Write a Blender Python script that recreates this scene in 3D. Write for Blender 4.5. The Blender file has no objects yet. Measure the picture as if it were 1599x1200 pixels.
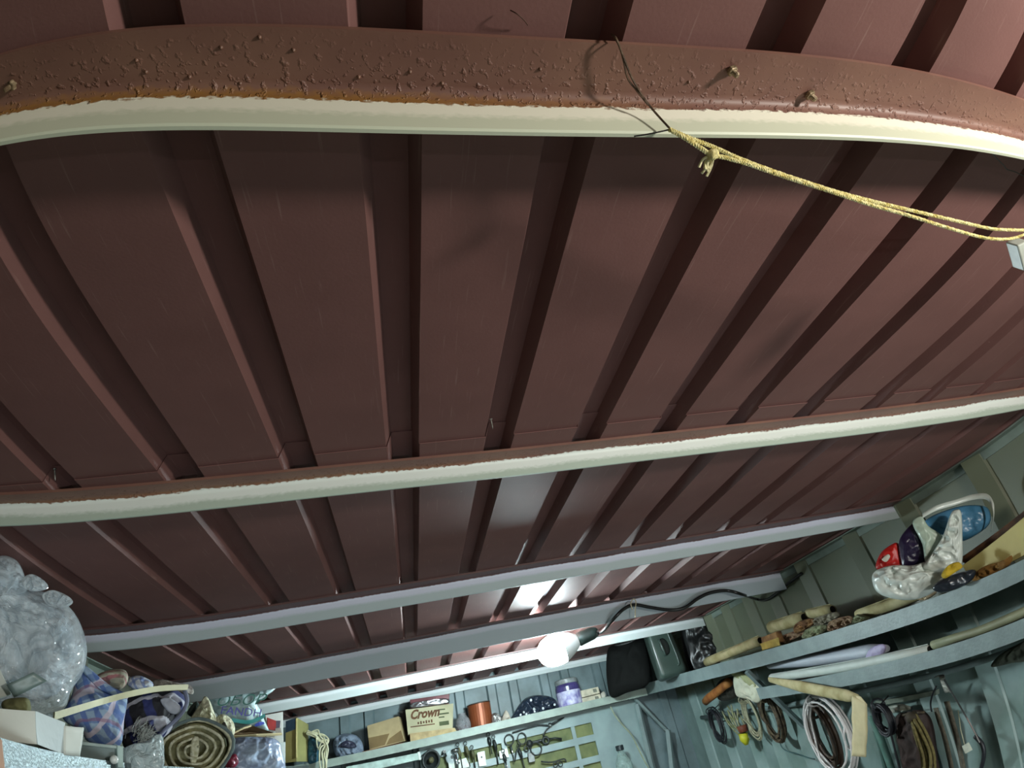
import bpy, bmesh, math, random
from mathutils import Vector, Matrix, noise
random.seed(7)
SC = bpy.context.scene
COL = SC.collection

# ------------------------------------------------------------------ camera, world, lamps, exposure
cam_d = bpy.data.cameras.new('camera')
cam = bpy.data.objects.new('camera', cam_d)
COL.objects.link(cam)
cam.location = (0, 0, 1.6)
RXA, ROA, YAA = 2.1492, -0.2367, -0.2724          # pitch, roll, yaw of the phone
cam.matrix_world = Matrix.Translation((0, 0, 1.6)) @ Matrix.Rotation(YAA, 4, 'Z') @ Matrix.Rotation(RXA, 4, 'X') @ Matrix.Rotation(ROA, 4, 'Z')
cam_d.type = 'PANO'                               # the phone's wide lens bends lines near the frame edge
cam_d.sensor_width = 36.0
cam_d.sensor_height = 36.0 * 1200 / 1599
cam_d.sensor_fit = 'HORIZONTAL'
cam_d.clip_start = 0.02
cc = cam_d
cc.panorama_type = 'FISHEYE_LENS_POLYNOMIAL'
MM = 36.0 / 1599 * 800                            # sensor millimetres per 800 px
cc.fisheye_fov = math.radians(160)
cc.fisheye_polynomial_k0 = 0.0
cc.fisheye_polynomial_k1 = -0.8876544 / MM
cc.fisheye_polynomial_k2 = -0.17184457 / MM**2
cc.fisheye_polynomial_k3 = 0.64811313 / MM**3
cc.fisheye_polynomial_k4 = -0.34231575 / MM**4
SC.camera = cam

world = bpy.data.worlds.new('world')
SC.world = world
world.use_nodes = True
world.node_tree.nodes['Background'].inputs[0].default_value = (0.05, 0.06, 0.07, 1)
world.node_tree.nodes['Background'].inputs[1].default_value = 0.2

def point_lamp(name, loc, power, color, radius):
    d = bpy.data.lights.new(name, 'POINT')
    d.energy = power; d.color = color; d.shadow_soft_size = radius
    o = bpy.data.objects.new(name, d); o.location = loc
    COL.objects.link(o)
    return o
front_lamp = point_lamp('front_lamp', (1.28, -0.40, 1.74), 46, (1.0, 0.95, 0.86), 0.06)   # lamp by the door, behind the photographer
fill_d = bpy.data.lights.new('low_fill', 'AREA')                                     # added cool fill light, low behind the camera
fill_d.shape = 'RECTANGLE'; fill_d.size = 1.5; fill_d.size_y = 0.9; fill_d.energy = 85; fill_d.color = (0.86, 0.96, 1.0)
fill_o = bpy.data.objects.new('low_fill', fill_d); fill_o.location = (1.0, -1.24, 0.5); fill_o.rotation_euler = (math.radians(48), 0, 0)
COL.objects.link(fill_o)
BULB_STRENGTH = 380
vs = SC.view_settings
vs.view_transform = 'Standard'; vs.look = 'None'; vs.gamma = 1.0; vs.use_curve_mapping = False
vs.exposure = 0.6
SC.display_settings.display_device = 'sRGB'

# ------------------------------------------------------------------ helpers
def lin(r, g, b):
    f = lambda c: (c/255/12.92 if c/255 <= 0.04045 else ((c/255+0.055)/1.055)**2.4)
    return (f(r), f(g), f(b), 1)

MATS = {}
def mat(name, rgb, rough=0.6, metal=0.0, var=0.18, scale=18, bump=0.0, bscale=60, stretch=(1,1,1), rgb2=None, spec=0.5, detail=4):
    """paint, card, cloth...: a base colour mottled with a second one, fine relief by bump"""
    if name in MATS: return MATS[name]
    m = bpy.data.materials.new(name); m.use_nodes = True
    nt = m.node_tree; b = nt.nodes['Principled BSDF']
    tc = nt.nodes.new('ShaderNodeTexCoord'); mp = nt.nodes.new('ShaderNodeMapping')
    mp.inputs['Scale'].default_value = stretch
    nt.links.new(tc.outputs['Object'], mp.inputs['Vector'])
    n = nt.nodes.new('ShaderNodeTexNoise'); n.inputs['Scale'].default_value = scale; n.inputs['Detail'].default_value = detail
    nt.links.new(mp.outputs['Vector'], n.inputs['Vector'])
    r = nt.nodes.new('ShaderNodeValToRGB')
    c = lin(*rgb)
    c2 = lin(*rgb2) if rgb2 else tuple(x*(1-var*2) for x in c[:3]) + (1,)
    r.color_ramp.elements[0].position = 0.35; r.color_ramp.elements[0].color = c2
    r.color_ramp.elements[1].position = 0.62; r.color_ramp.elements[1].color = c
    nt.links.new(n.outputs['Fac'], r.inputs['Fac']); nt.links.new(r.outputs['Color'], b.inputs['Base Color'])
    b.inputs['Roughness'].default_value = rough; b.inputs['Metallic'].default_value = metal
    b.inputs['Specular IOR Level'].default_value = spec
    if bump:
        n2 = nt.nodes.new('ShaderNodeTexNoise'); n2.inputs['Scale'].default_value = bscale; n2.inputs['Detail'].default_value = 5
        nt.links.new(mp.outputs['Vector'], n2.inputs['Vector'])
        bp = nt.nodes.new('ShaderNodeBump'); bp.inputs['Strength'].default_value = bump; bp.inputs['Distance'].default_value = 0.01
        nt.links.new(n2.outputs['Fac'], bp.inputs['Height']); nt.links.new(bp.outputs['Normal'], b.inputs['Normal'])
    MATS[name] = m
    return m

def nodes_of(m): return m.node_tree.nodes, m.node_tree.links, m.node_tree.nodes['Principled BSDF']

def film(name, rgb, alpha=0.7, rough=0.12, bump=0.5, bscale=35):
    """clear or milky plastic film: cloudy where it is folded over itself, sharp glossy creases"""
    m = mat(name, rgb, rough, 0, 0.1, 14, 0, bscale, spec=0.8)
    n, l, b = nodes_of(m)
    t = n.new('ShaderNodeTexNoise'); t.inputs['Scale'].default_value = 11; t.inputs['Detail'].default_value = 6; t.inputs['Distortion'].default_value = 1.2
    tc = n.new('ShaderNodeTexCoord'); l.new(tc.outputs['Object'], t.inputs['Vector'])
    mr = n.new('ShaderNodeMapRange'); mr.inputs[1].default_value = 0.3; mr.inputs[2].default_value = 0.7
    mr.inputs[3].default_value = max(0.0, alpha-0.35); mr.inputs[4].default_value = min(1.0, alpha+0.35)
    l.new(t.outputs['Fac'], mr.inputs[0])
    w = n.new('ShaderNodeTexNoise'); w.inputs['Scale'].default_value = bscale*0.35; w.inputs['Detail'].default_value = 2
    l.new(tc.outputs['Object'], w.inputs['Vector'])
    ad = n.new('ShaderNodeVectorMath'); ad.operation = 'ADD'
    sc = n.new('ShaderNodeVectorMath'); sc.operation = 'SCALE'; sc.inputs['Scale'].default_value = 0.16
    l.new(w.outputs['Color'], sc.inputs[0]); l.new(tc.outputs['Object'], ad.inputs[0]); l.new(sc.outputs[0], ad.inputs[1])
    v = n.new('ShaderNodeTexVoronoi'); v.feature = 'DISTANCE_TO_EDGE'; v.inputs['Scale'].default_value = bscale
    l.new(ad.outputs[0], v.inputs['Vector'])
    mv = n.new('ShaderNodeMapRange'); mv.inputs[2].default_value = 0.10; l.new(v.outputs['Distance'], mv.inputs[0])
    bp = n.new('ShaderNodeBump'); bp.inputs['Strength'].default_value = bump; bp.inputs['Distance'].default_value = 0.010
    v2 = n.new('ShaderNodeTexVoronoi'); v2.feature = 'DISTANCE_TO_EDGE'; v2.inputs['Scale'].default_value = bscale*2.7
    l.new(ad.outputs[0], v2.inputs['Vector'])
    m2 = n.new('ShaderNodeMath'); m2.operation = 'MULTIPLY_ADD'; m2.inputs[1].default_value = 0.7
    l.new(v2.outputs['Distance'], m2.inputs[0]); l.new(mv.outputs[0], m2.inputs[2])
    l.new(m2.outputs[0], bp.inputs['Height']); l.new(bp.outputs['Normal'], b.inputs['Normal'])
    # crease highlights painted as pale lines, and some light let through
    cr = n.new('ShaderNodeMapRange'); cr.inputs[1].default_value = 0.05; cr.inputs[2].default_value = 0.006; cr.inputs[4].default_value = 0.22
    l.new(v.outputs['Distance'], cr.inputs[0])
    mx = n.new('ShaderNodeMixRGB'); mx.inputs['Color2'].default_value = lin(242, 246, 250)
    l.new(cr.outputs[0], mx.inputs['Fac']); l.new(b.inputs['Base Color'].links[0].from_socket, mx.inputs['Color1']); l.new(mx.outputs[0], b.inputs['Base Color'])
    am = n.new('ShaderNodeMath'); am.operation = 'MAXIMUM'; l.new(cr.outputs[0], am.inputs[0]); l.new(mr.outputs[0], am.inputs[1]); l.new(am.outputs[0], b.inputs['Alpha'])
    tr = n.new('ShaderNodeBsdfTranslucent'); l.new(mx.outputs[0], tr.inputs['Color'])
    ms = n.new('ShaderNodeMixShader'); ms.inputs[0].default_value = 0.25
    out = n['Material Output']
    tp = n.new('ShaderNodeBsdfTransparent'); m3 = n.new('ShaderNodeMixShader')
    l.new(am.outputs[0], m3.inputs[0]); l.new(tp.outputs[0], m3.inputs[1]); l.new(tr.outputs[0], m3.inputs[2])
    l.new(b.outputs[0], ms.inputs[1]); l.new(m3.outputs[0], ms.inputs[2]); l.new(ms.outputs[0], out.inputs['Surface'])
    return m

def obj(name, bm, m, parent=None, smooth=False):
    me = bpy.data.meshes.new(name)
    bmesh.ops.recalc_face_normals(bm, faces=bm.faces[:])
    if smooth:
        for f in bm.faces: f.smooth = True
    bm.to_mesh(me); bm.free()
    me.materials.append(m)
    o = bpy.data.objects.new(name, me); COL.objects.link(o)
    if parent is not None: o.parent = parent
    return o
def root(name, loc=(0,0,0)):
    o = bpy.data.objects.new(name, None); o.empty_display_size = 0.05
    o.location = (0, 0, 0); COL.objects.link(o)
    return o
def tag(o, label, cat, group=None):
    o['label'] = label; o['category'] = cat
    if group: o['group'] = group
    return o
def struct(o): o['kind'] = 'structure'; return o

def box(bm, c, s, rot=None, bevel=0.0, seg=2):
    """box of size s at c, optionally turned by a 3x3 matrix"""
    g = bmesh.ops.create_cube(bm, size=1.0)
    vs_ = g['verts']
    M = Matrix.Translation(Vector(c)) @ (rot.to_4x4() if rot else Matrix.Identity(4)) @ Matrix.Diagonal((*s, 1))
    bmesh.ops.transform(bm, matrix=M, verts=vs_)
    if bevel:
        es = list({e for v in vs_ for e in v.link_edges})
        bmesh.ops.bevel(bm, geom=es, offset=bevel, segments=seg, affect='EDGES', profile=0.5)
    return bm
def B(): return bmesh.new()
def rz(a): return Matrix.Rotation(a, 3, 'Z')
def cat(pts, n=6, closed=False):
    """Catmull-Rom through the points"""
    P = [Vector(p) for p in pts]; out = []
    N = len(P)
    rng = range(N if closed else N-1)
    for i in rng:
        if closed: a, b, c, d = P[(i-1) % N], P[i], P[(i+1) % N], P[(i+2) % N]
        else: a, b, c, d = P[max(i-1, 0)], P[i], P[i+1], P[min(i+2, N-1)]
        for k in range(n):
            t = k/n
            out.append(0.5*((2*b) + (c-a)*t + (2*a-5*b+4*c-d)*t*t + (3*b-a-3*c+d)*t**3))
    if not closed: out.append(P[-1])
    return out
def tube(bm, pts, r, seg=8, closed=False, twist=None):
    """round sweep along a polyline; r a number or a list"""
    P = [Vector(p) for p in pts]; N = len(P)
    T = []
    for i in range(N):
        a = P[i-1] if (i or closed) else P[i]; b = P[(i+1) % N] if (i < N-1 or closed) else P[i]
        d = b-a
        T.append(d.normalized() if d.length > 1e-9 else Vector((0,0,1)))
    up = Vector((0,0,1)) if abs(T[0].z) < 0.9 else Vector((1,0,0))
    u = T[0].cross(up).normalized(); rings = []
    for i in range(N):
        u = (u - T[i]*u.dot(T[i]))
        u = u.normalized() if u.length > 1e-6 else T[i].orthogonal().normalized()
        v = T[i].cross(u)
        rr = r[i] if isinstance(r, (list, tuple)) else r
        rings.append([bm.verts.new(P[i] + (u*math.cos(a)+v*math.sin(a))*rr) for a in [2*math.pi*k/seg for k in range(seg)]])
    for i in range(N if closed else N-1):
        A, C = rings[i], rings[(i+1) % N]
        for k in range(seg):
            bm.faces.new((A[k], A[(k+1) % seg], C[(k+1) % seg], C[k]))
    if not closed:
        bm.faces.new(rings[0][::-1]); bm.faces.new(rings[-1])
    return bm
def lathe(bm, c, prof, axis=(0,0,1), seg=24):
    """turned body: prof = [(radius, height)] along axis from c"""
    ax = Vector(axis).normalized(); u = ax.orthogonal().normalized(); v = ax.cross(u); c = Vector(c)
    rings = []
    for r, h in prof:
        rings.append([bm.verts.new(c + ax*h + (u*math.cos(a)+v*math.sin(a))*max(r, 1e-4)) for a in [2*math.pi*k/seg for k in range(seg)]])
    for A, C in zip(rings, rings[1:]):
        for k in range(seg): bm.faces.new((A[k], A[(k+1) % seg], C[(k+1) % seg], C[k]))
    bm.faces.new(rings[0][::-1]); bm.faces.new(rings[-1])
    return bm
def extrude(bm, prof, place, stations, closed=True):
    """sweep a 2-D profile; place(station, a, b) -> world point"""
    rows = [[bm.verts.new(place(s, a, b)) for a, b in prof] for s in stations]
    n = len(prof)
    for R0, R1 in zip(rows, rows[1:]):
        for k in range(n if closed else n-1):
            bm.faces.new((R0[k], R0[(k+1) % n], R1[(k+1) % n], R1[k]))
    if closed:
        bm.faces.new(rows[0][::-1]); bm.faces.new(rows[-1])
    return bm
CAM = Vector((0, 0, 1.6))
def pillow(bm, pts, thick, amp=0.01, freq=18, back=0.5, n=9, rings=14, seed=0, center=None, ridged=True, power=0.5):
    rings = int(rings*2.2)
    """soft lumpy body: an outline inflated to both sides, creased by noise"""
    out = cat(pts, n, True)
    c = Vector(center) if center else sum(out, Vector())/len(out)
    nrm = Vector()
    for i in range(len(out)): nrm += (out[i]-c).cross(out[(i+1) % len(out)]-c)
    nrm.normalize()
    if nrm.dot(CAM-c) < 0: nrm = -nrm
    off = Vector((seed*7.3, seed*3.1, seed*1.7))
    def side(sgn, th):
        L = []
        for i in range(1, rings+1):
            t = i/rings
            row = []
            for p in (out if i < rings else [c]):
                q = p.lerp(c, t)
                h = th*(1-(1-t)**2)**power
                f = noise.fractal(q*freq+off, 1.0, 2.0, 4 if t < 0.6 else 2)
                if ridged: f = 0.6-2*abs(f)
                g = noise.noise_vector(q*freq*0.7+off)
                q = q + nrm*(sgn*h + sgn*amp*f*min(1, 4*t)) + g*amp*0.5*min(1, 3*t)
                row.append(bm.verts.new(q))
            L.append(row)
        return L
    rim = [bm.verts.new(p) for p in out]
    N = len(out)
    for sgn, th in ((1, thick), (-1, thick*back)):
        L = side(sgn, th)
        prev = rim
        for row in L[:-1]:
            for k in range(N): bm.faces.new((prev[k], prev[(k+1) % N], row[(k+1) % N], row[k]))
            prev = row
        for k in range(N): bm.faces.new((prev[k], prev[(k+1) % N], L[-1][0]))
    return bm
def sheet(bm, grid, th=0.002):
    """bent sheet through a grid of points, with thickness"""
    R = len(grid); Cn = len(grid[0])
    P = [[Vector(p) for p in row] for row in grid]
    def nr(i, j):
        a = P[min(i+1, R-1)][j]-P[max(i-1, 0)][j]; b = P[i][min(j+1, Cn-1)]-P[i][max(j-1, 0)]
        v = a.cross(b); return v.normalized() if v.length > 1e-9 else Vector((0,0,1))
    F = [[bm.verts.new(P[i][j]+nr(i, j)*th/2) for j in range(Cn)] for i in range(R)]
    K = [[bm.verts.new(P[i][j]-nr(i, j)*th/2) for j in range(Cn)] for i in range(R)]
    for i in range(R-1):
        for j in range(Cn-1):
            bm.faces.new((F[i][j], F[i][j+1], F[i+1][j+1], F[i+1][j]))
            bm.faces.new((K[i][j], K[i+1][j], K[i+1][j+1], K[i][j+1]))
    for i in range(R-1):
        bm.faces.new((F[i][0], F[i+1][0], K[i+1][0], K[i][0])); bm.faces.new((F[i][-1], K[i][-1], K[i+1][-1], F[i+1][-1]))
    for j in range(Cn-1):
        bm.faces.new((F[0][j], K[0][j], K[0][j+1], F[0][j+1])); bm.faces.new((F[-1][j], F[-1][j+1], K[-1][j+1], K[-1][j]))
    return bm
def quad_sheet(bm, a, b, c, d, th=0.003, nu=8, nv=6, amp=0.0, freq=12, seed=0):
    """sheet over the quad a-b-c-d (a-b top, d-c bottom) with gentle waves"""
    a, b, c, d = map(Vector, (a, b, c, d)); n0 = (b-a).cross(d-a).normalized()
    g = []
    for i in range(nv+1):
        row = []
        for j in range(nu+1):
            u, v = j/nu, i/nv
            p = (a*(1-u)+b*u)*(1-v) + (d*(1-u)+c*u)*v
            row.append(p + n0*amp*noise.fractal(p*freq+Vector((seed, 0, 0)), 1, 2, 3))
        g.append(row)
    return sheet(bm, g, th)
def writing(name, body, m, parent, o, xdir, ydir, size, shear=0.0, thick=0.0006, xs=1.0, bold=0.0):
    """flat letters as a thin mesh, baseline start o, reading along xdir"""
    cu = bpy.data.curves.new(name, 'FONT'); cu.body = body; cu.size = size; cu.shear = shear; cu.extrude = thick; cu.offset = bold; cu.resolution_u = 3
    t = bpy.data.objects.new(name, cu); COL.objects.link(t)
    bpy.context.view_layer.update()
    me = bpy.data.meshes.new_from_object(t.evaluated_get(bpy.context.evaluated_depsgraph_get()))
    bpy.data.objects.remove(t)
    X = Vector(xdir).normalized(); Y = Vector(ydir); Y = (Y-X*Y.dot(X)).normalized(); Zd = X.cross(Y)
    M = Matrix((( X.x*xs, Y.x, Zd.x, o[0]), (X.y*xs, Y.y, Zd.y, o[1]), (X.z*xs, Y.z, Zd.z, o[2]), (0,0,0,1)))
    me.transform(M); me.materials.clear(); me.materials.append(m)
    ob = bpy.data.objects.new(name, me); COL.objects.link(ob)
    if parent is not None: ob.parent = parent
    return ob

# ------------------------------------------------------------------ materials of the building
def ceiling_paint(name, tone=1.0):
    """chocolate-brown sheet paint: dust mottling, fine long scratches, pale specks"""
    m = mat(name, tuple(int(c*tone) for c in (124, 88, 84)), 0.58, 0, 0.05, 7, 0.04, 220, spec=0.22)
    n, l, b = nodes_of(m)
    tc = n.new('ShaderNodeTexCoord')
    base = b.inputs['Base Color'].links[0].from_socket
    mp = n.new('ShaderNodeMapping'); mp.inputs['Scale'].default_value = (90, 3.0, 1)
    mp.inputs['Rotation'].default_value = (0, 0, 0.25)
    l.new(tc.outputs['Object'], mp.inputs['Vector'])
    s = n.new('ShaderNodeTexNoise'); s.inputs['Scale'].default_value = 3.0; s.inputs['Detail'].default_value = 2
    l.new(mp.outputs['Vector'], s.inputs['Vector'])
    r1 = n.new('ShaderNodeMapRange'); r1.inputs[1].default_value = 0.66; r1.inputs[2].default_value = 0.76; r1.inputs[4].default_value = 0.22
    l.new(s.outputs['Fac'], r1.inputs[0])
    v = n.new('ShaderNodeTexVoronoi'); v.inputs['Scale'].default_value = 22
    l.new(tc.outputs['Object'], v.inputs['Vector'])
    r2 = n.new('ShaderNodeMapRange'); r2.inputs[1].default_value = 0.055; r2.inputs[2].default_value = 0.035; r2.inputs[4].default_value = 0.55
    l.new(v.outputs['Distance'], r2.inputs[0])
    wn = n.new('ShaderNodeMath'); wn.operation = 'GREATER_THAN'; wn.inputs[1].default_value = 0.88
    l.new(v.outputs['Color'], wn.inputs[0])
    ml = n.new('ShaderNodeMath'); ml.operation = 'MULTIPLY'; l.new(r2.outputs[0], ml.inputs[0]); l.new(wn.outputs[0], ml.inputs[1])
    mx = n.new('ShaderNodeMath'); mx.operation = 'MAXIMUM'; l.new(r1.outputs[0], mx.inputs[0]); l.new(ml.outputs[0], mx.inputs[1])
    mix = n.new('ShaderNodeMixRGB'); mix.inputs['Color2'].default_value = lin(176, 150, 142)
    l.new(mx.outputs[0], mix.inputs['Fac']); l.new(base, mix.inputs['Color1']); l.new(mix.outputs[0], b.inputs['Base Color'])
    return m
M_SHEET = ceiling_paint('brown_sheet_paint')
M_SLAB = mat('roof_light_block', (40, 32, 30), 0.9)
M_WALL = mat('grey_green_wall_paint', (150, 165, 156), 0.5, 0, 0.12, 5, 0.08, 40, rgb2=(116, 128, 112))
M_WALLD = mat('olive_wall_paint', (92, 98, 82), 0.6, 0, 0.12, 5, 0.08, 40, rgb2=(66, 72, 56))
M_FLOOR = mat('concrete_floor', (72, 69, 64), 0.9, 0, 0.15, 4, 0.2, 30)
M_ANGLE = mat('green_grey_angle_paint', (128, 142, 132), 0.5, 0, 0.15, 8, 0.1, 60)

def beam_paint(name, bnd, white, base, amp, rust=0.35, brn=((118, 82, 72), (130, 94, 80)), fineamp=1.2):
    """angle iron: brown primer on the flat leg, ragged white overspray, grey-green paint on the hanging leg.
    UV.x runs along the bar in metres, UV.y across the profile in metres"""
    m = bpy.data.materials.new(name); m.use_nodes = True
    n, l, b = nodes_of(m)
    uv = n.new('ShaderNodeUVMap'); uv.uv_map = 'UVMap'
    sp = n.new('ShaderNodeSeparateXYZ'); l.new(uv.outputs[0], sp.inputs[0])
    def tex(scale, st, det=4):
        mp = n.new('ShaderNodeMapping'); mp.inputs['Scale'].default_value = st
        l.new(uv.outputs[0], mp.inputs['Vector'])
        t = n.new('ShaderNodeTexNoise'); t.inputs['Scale'].default_value = scale; t.inputs['Detail'].default_value = det
        l.new(mp.outputs['Vector'], t.inputs['Vector']); return t.outputs['Fac']
    def math_(op, a, c):
        k = n.new('ShaderNodeMath'); k.operation = op
        for i, v in enumerate((a, c)):
            if isinstance(v, (int, float)): k.inputs[i].default_value = v
            else: l.new(v, k.inputs[i])
        return k.outputs[0]
    slow = math_('MULTIPLY', math_('SUBTRACT', tex(3.2, (1, 0.2, 1), 3), 0.5), amp*3.2)
    fine = math_('MULTIPLY', math_('SUBTRACT', tex(120, (0.8, 1.4, 1), 6), 0.5), amp*fineamp)
    v = math_('ADD', math_('ADD', sp.outputs['Y'], slow), fine)
    def step(e0, e1, val=None):
        r = n.new('ShaderNodeMapRange'); r.inputs[1].default_value = e0; r.inputs[2].default_value = e1
        l.new(v if val is None else val, r.inputs[0]); return r.outputs[0]
    def mixc(f, a, c):
        k = n.new('ShaderNodeMixRGB'); l.new(f, k.inputs['Fac'])
        for i, s in (('Color1', a), ('Color2', c)):
            if isinstance(s, tuple): k.inputs[i].default_value = s
            else: l.new(s, k.inputs[i])
        return k.outputs[0]
    blot = n.new('ShaderNodeMapRange'); blot.inputs[1].default_value = 0.4; blot.inputs[2].default_value = 0.65
    l.new(tex(6, (1, 1, 1)), blot.inputs[0])
    brown = mixc(blot.outputs[0], lin(*brn[0]), lin(*brn[1]))
    rb = math_('MULTIPLY', math_('MULTIPLY', step(bnd-0.015, bnd-0.004), rust), step(0.40, 0.05, sp.outputs['X']))
    brown = mixc(rb, brown, lin(158, 112, 48))
    c = mixc(step(bnd, bnd+0.0025), brown, white)
    c = mixc(step(bnd+0.014+amp, bnd+0.024+amp), c, base)
    l.new(c, b.inputs['Base Color'])
    b.inputs['Roughness'].default_value = 0.5
    bh = n.new('ShaderNodeTexNoise'); bh.inputs['Scale'].default_value = 130; bh.inputs['Detail'].default_value = 3
    l.new(uv.outputs[0], bh.inputs['Vector'])
    pw = math_('MULTIPLY', math_('MAXIMUM', math_('SUBTRACT', bh.outputs['Fac'], 0.55), 0.0), 0.9)
    grow = n.new('ShaderNodeMapRange'); grow.inputs[1].default_value = 0.0; grow.inputs[2].default_value = bnd; grow.inputs[3].default_value = 0.05; grow.inputs[4].default_value = 1.0
    l.new(sp.outputs['Y'], grow.inputs[0])
    hh = math_('MULTIPLY', math_('MULTIPLY', pw, grow.outputs[0]), step(bnd+0.004, bnd-0.002))
    bp = n.new('ShaderNodeBump'); bp.inputs['Strength'].default_value = 0.8; bp.inputs['Distance'].default_value = 0.016
    l.new(hh, bp.inputs['Height']); l.new(bp.outputs['Normal'], b.inputs['Normal'])
    return m

# ------------------------------------------------------------------ room shell
X0, X1, Y0, Y1, ZC = -1.2, 2.19, -1.3, 5.12, 2.2
def slab(name, c, s, m): return struct(obj(name, box(B(), c, s), m))
slab('floor', ((X0+X1)/2, (Y0+Y1)/2, -0.05), (X1-X0+0.4, Y1-Y0+0.4, 0.1), M_FLOOR)
ceiling = slab('ceiling', ((X0+X1)/2, (Y0+Y1)/2, ZC+0.10), (X1-X0+0.4, Y1-Y0+0.4, 0.06), M_SLAB)  # unseen backing slab added above the sheets to block light

def trapezoid(path, lo, hi, place, stations, th=0.0015):
    """corrugated sheet from a path [(along, out)] clipped to lo..hi"""
    pts = []
    for (a0, d0), (a1, d1) in zip(path, path[1:]):
        if a1 <= lo or a0 >= hi: continue
        if a0 < lo: d0 += (d1-d0)*(lo-a0)/(a1-a0); a0 = lo
        if a1 > hi: d1 = d0+(d1-d0)*(hi-a0)/(a1-a0); a1 = hi
        if not pts: pts.append((a0, d0))
        pts.append((a1, d1))
    bm = B()
    prof = pts + [(a, d+th) for a, d in pts[::-1]]
    return extrude(bm, prof, place, stations)
# flats (low) and grooves (up) of the roof sheets; the groove edges lie where the photograph shows them
FL = [(-0.806, -0.648), (-0.587, -0.440), (-0.367, -0.220), (-0.149, -0.002), (0.0685, 0.2146), (0.280, 0.430), (0.504, 0.643),
      (0.712, 0.853), (0.912, 1.051), (1.104, 1.261), (1.322, 1.446), (1.503, 1.653), (1.695, 1.86), (1.92, 2.075), (2.13, 2.30)]
FL = [(-1.24, -1.087), (-1.024, -0.869)] + FL
def roof_path(jx=0.0):
    p = []
    for (a, b_), nx in zip(FL, FL[1:]+[None]):
        p += [(a+jx, 0.0), (b_+jx, 0.0)]
        if nx: p += [(b_+jx+0.013, 0.034), (nx[0]+jx-0.013, 0.034)]
    return p
near = obj('roof_sheet', trapezoid(roof_path(), X0, X1, lambda s, a, d: (a, s, ZC+0.0035+d), [Y0, -0.3, 0.3, 0.7, 1.15]), M_SHEET, ceiling)
far = obj('roof_sheet', trapezoid(roof_path(0.0015), X0, X1, lambda s, a, d: (a, s, ZC+d), [1.085, 1.5, 2.5, 3.5, 4.3, Y1]), M_SHEET, ceiling)
M_STEEL = mat('dull_steel', (150, 148, 140), 0.4, 0.8, 0.2, 30, 0.2, 90)
M_RUST = mat('rusty_steel', (150, 120, 90), 0.7, 0.3, 0.3, 60, 0.5, 140, rgb2=(96, 70, 46))
def screw(p, d, r=0.0016):
    bm = B(); d = Vector(d).normalized()
    lathe(bm, p, [(r*2.3, 0), (r*2.3, 0.0025), (r, 0.003), (r, 0.018), (0.0002, 0.024)], d, 8)
    return bm
obj('screw', screw((0.2275, 1.0483, 2.2250), (0.12, 0.5, -0.85)), M_STEEL, near)
obj('screw', screw((-0.6243, 1.0768, 2.2250), (0.1, 0.3, -0.85)), M_STEEL, near)
bm = B(); tube(bm, cat([(0.1525, 0.2344, 2.1970), (0.1581, 0.2346, 2.1900), (0.1659, 0.2401, 2.1920), (0.1719, 0.2465, 2.1970)], 4), 0.0006, 5)
obj('bent_wire', bm, mat('rust_wire', (74, 46, 34), 0.8), near)

def rib_path(centres, base, top, h, lo, hi):
    p = [(lo-0.1, 0.0)]
    for c in sorted(centres): p += [(c-base/2, 0), (c-top/2, h), (c+top/2, h), (c+base/2, 0)]
    return p + [(hi+0.1, 0.0)]
RIBS = [-1.0, -0.6, -0.2, 0.2, 0.6, 0.95, 1.28, 1.66, 2.06, 2.44, 2.88, 3.24, 3.52, 3.82, 4.10, 4.45, 4.8]
pr = [(Y0-0.1, 0.0)]
for c in RIBS: pr += [(c-0.050, 0), (c-0.044, 0.010), (c+0.030, 0.036), (c+0.046, 0)]
pr += [(Y1+0.1, 0.0)]
def wall_panel(name, path, lo, hi, place, m, z0=0.0, z1=2.25):
    o = obj(name, trapezoid(path, lo, hi, place, [z0, 0.8, 1.4, 1.8, z1], 0.004), m)
    return struct(o)
M_WALLR = mat('two_tone_wall', (136, 158, 156), 0.5, 0, 0.12, 5, 0.08, 40, rgb2=(112, 136, 130))
n_, l_, b_ = nodes_of(M_WALLR)                      # olive above the shelf, aqua below it
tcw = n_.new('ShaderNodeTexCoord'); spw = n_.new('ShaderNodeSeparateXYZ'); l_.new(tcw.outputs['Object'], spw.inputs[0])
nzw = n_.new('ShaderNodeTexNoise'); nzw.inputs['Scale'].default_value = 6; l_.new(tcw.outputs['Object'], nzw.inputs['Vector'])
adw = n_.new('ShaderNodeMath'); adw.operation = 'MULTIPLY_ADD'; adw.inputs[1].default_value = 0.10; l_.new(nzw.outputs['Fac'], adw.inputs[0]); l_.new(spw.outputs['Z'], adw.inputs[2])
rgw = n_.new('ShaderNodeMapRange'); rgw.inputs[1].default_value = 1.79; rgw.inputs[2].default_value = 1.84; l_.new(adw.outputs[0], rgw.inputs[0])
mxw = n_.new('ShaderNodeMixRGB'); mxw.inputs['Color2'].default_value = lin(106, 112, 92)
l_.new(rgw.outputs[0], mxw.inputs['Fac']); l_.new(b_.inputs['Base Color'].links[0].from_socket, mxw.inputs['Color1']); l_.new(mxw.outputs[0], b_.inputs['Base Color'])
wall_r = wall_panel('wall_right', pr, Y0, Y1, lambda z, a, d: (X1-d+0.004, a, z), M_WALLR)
wall_l = wall_panel('wall_left', pr, Y0, Y1, lambda z, a, d: (X0+d-0.004, a, z), M_WALLD)
pb = rib_path([-1.0, -0.82, -0.48, -0.30, 0.04, 0.22, 0.40, 0.66, 0.84, 1.10, 1.28, 1.56, 1.78, 2.06], 0.085, 0.06, 0.02, X0, X1)
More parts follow.
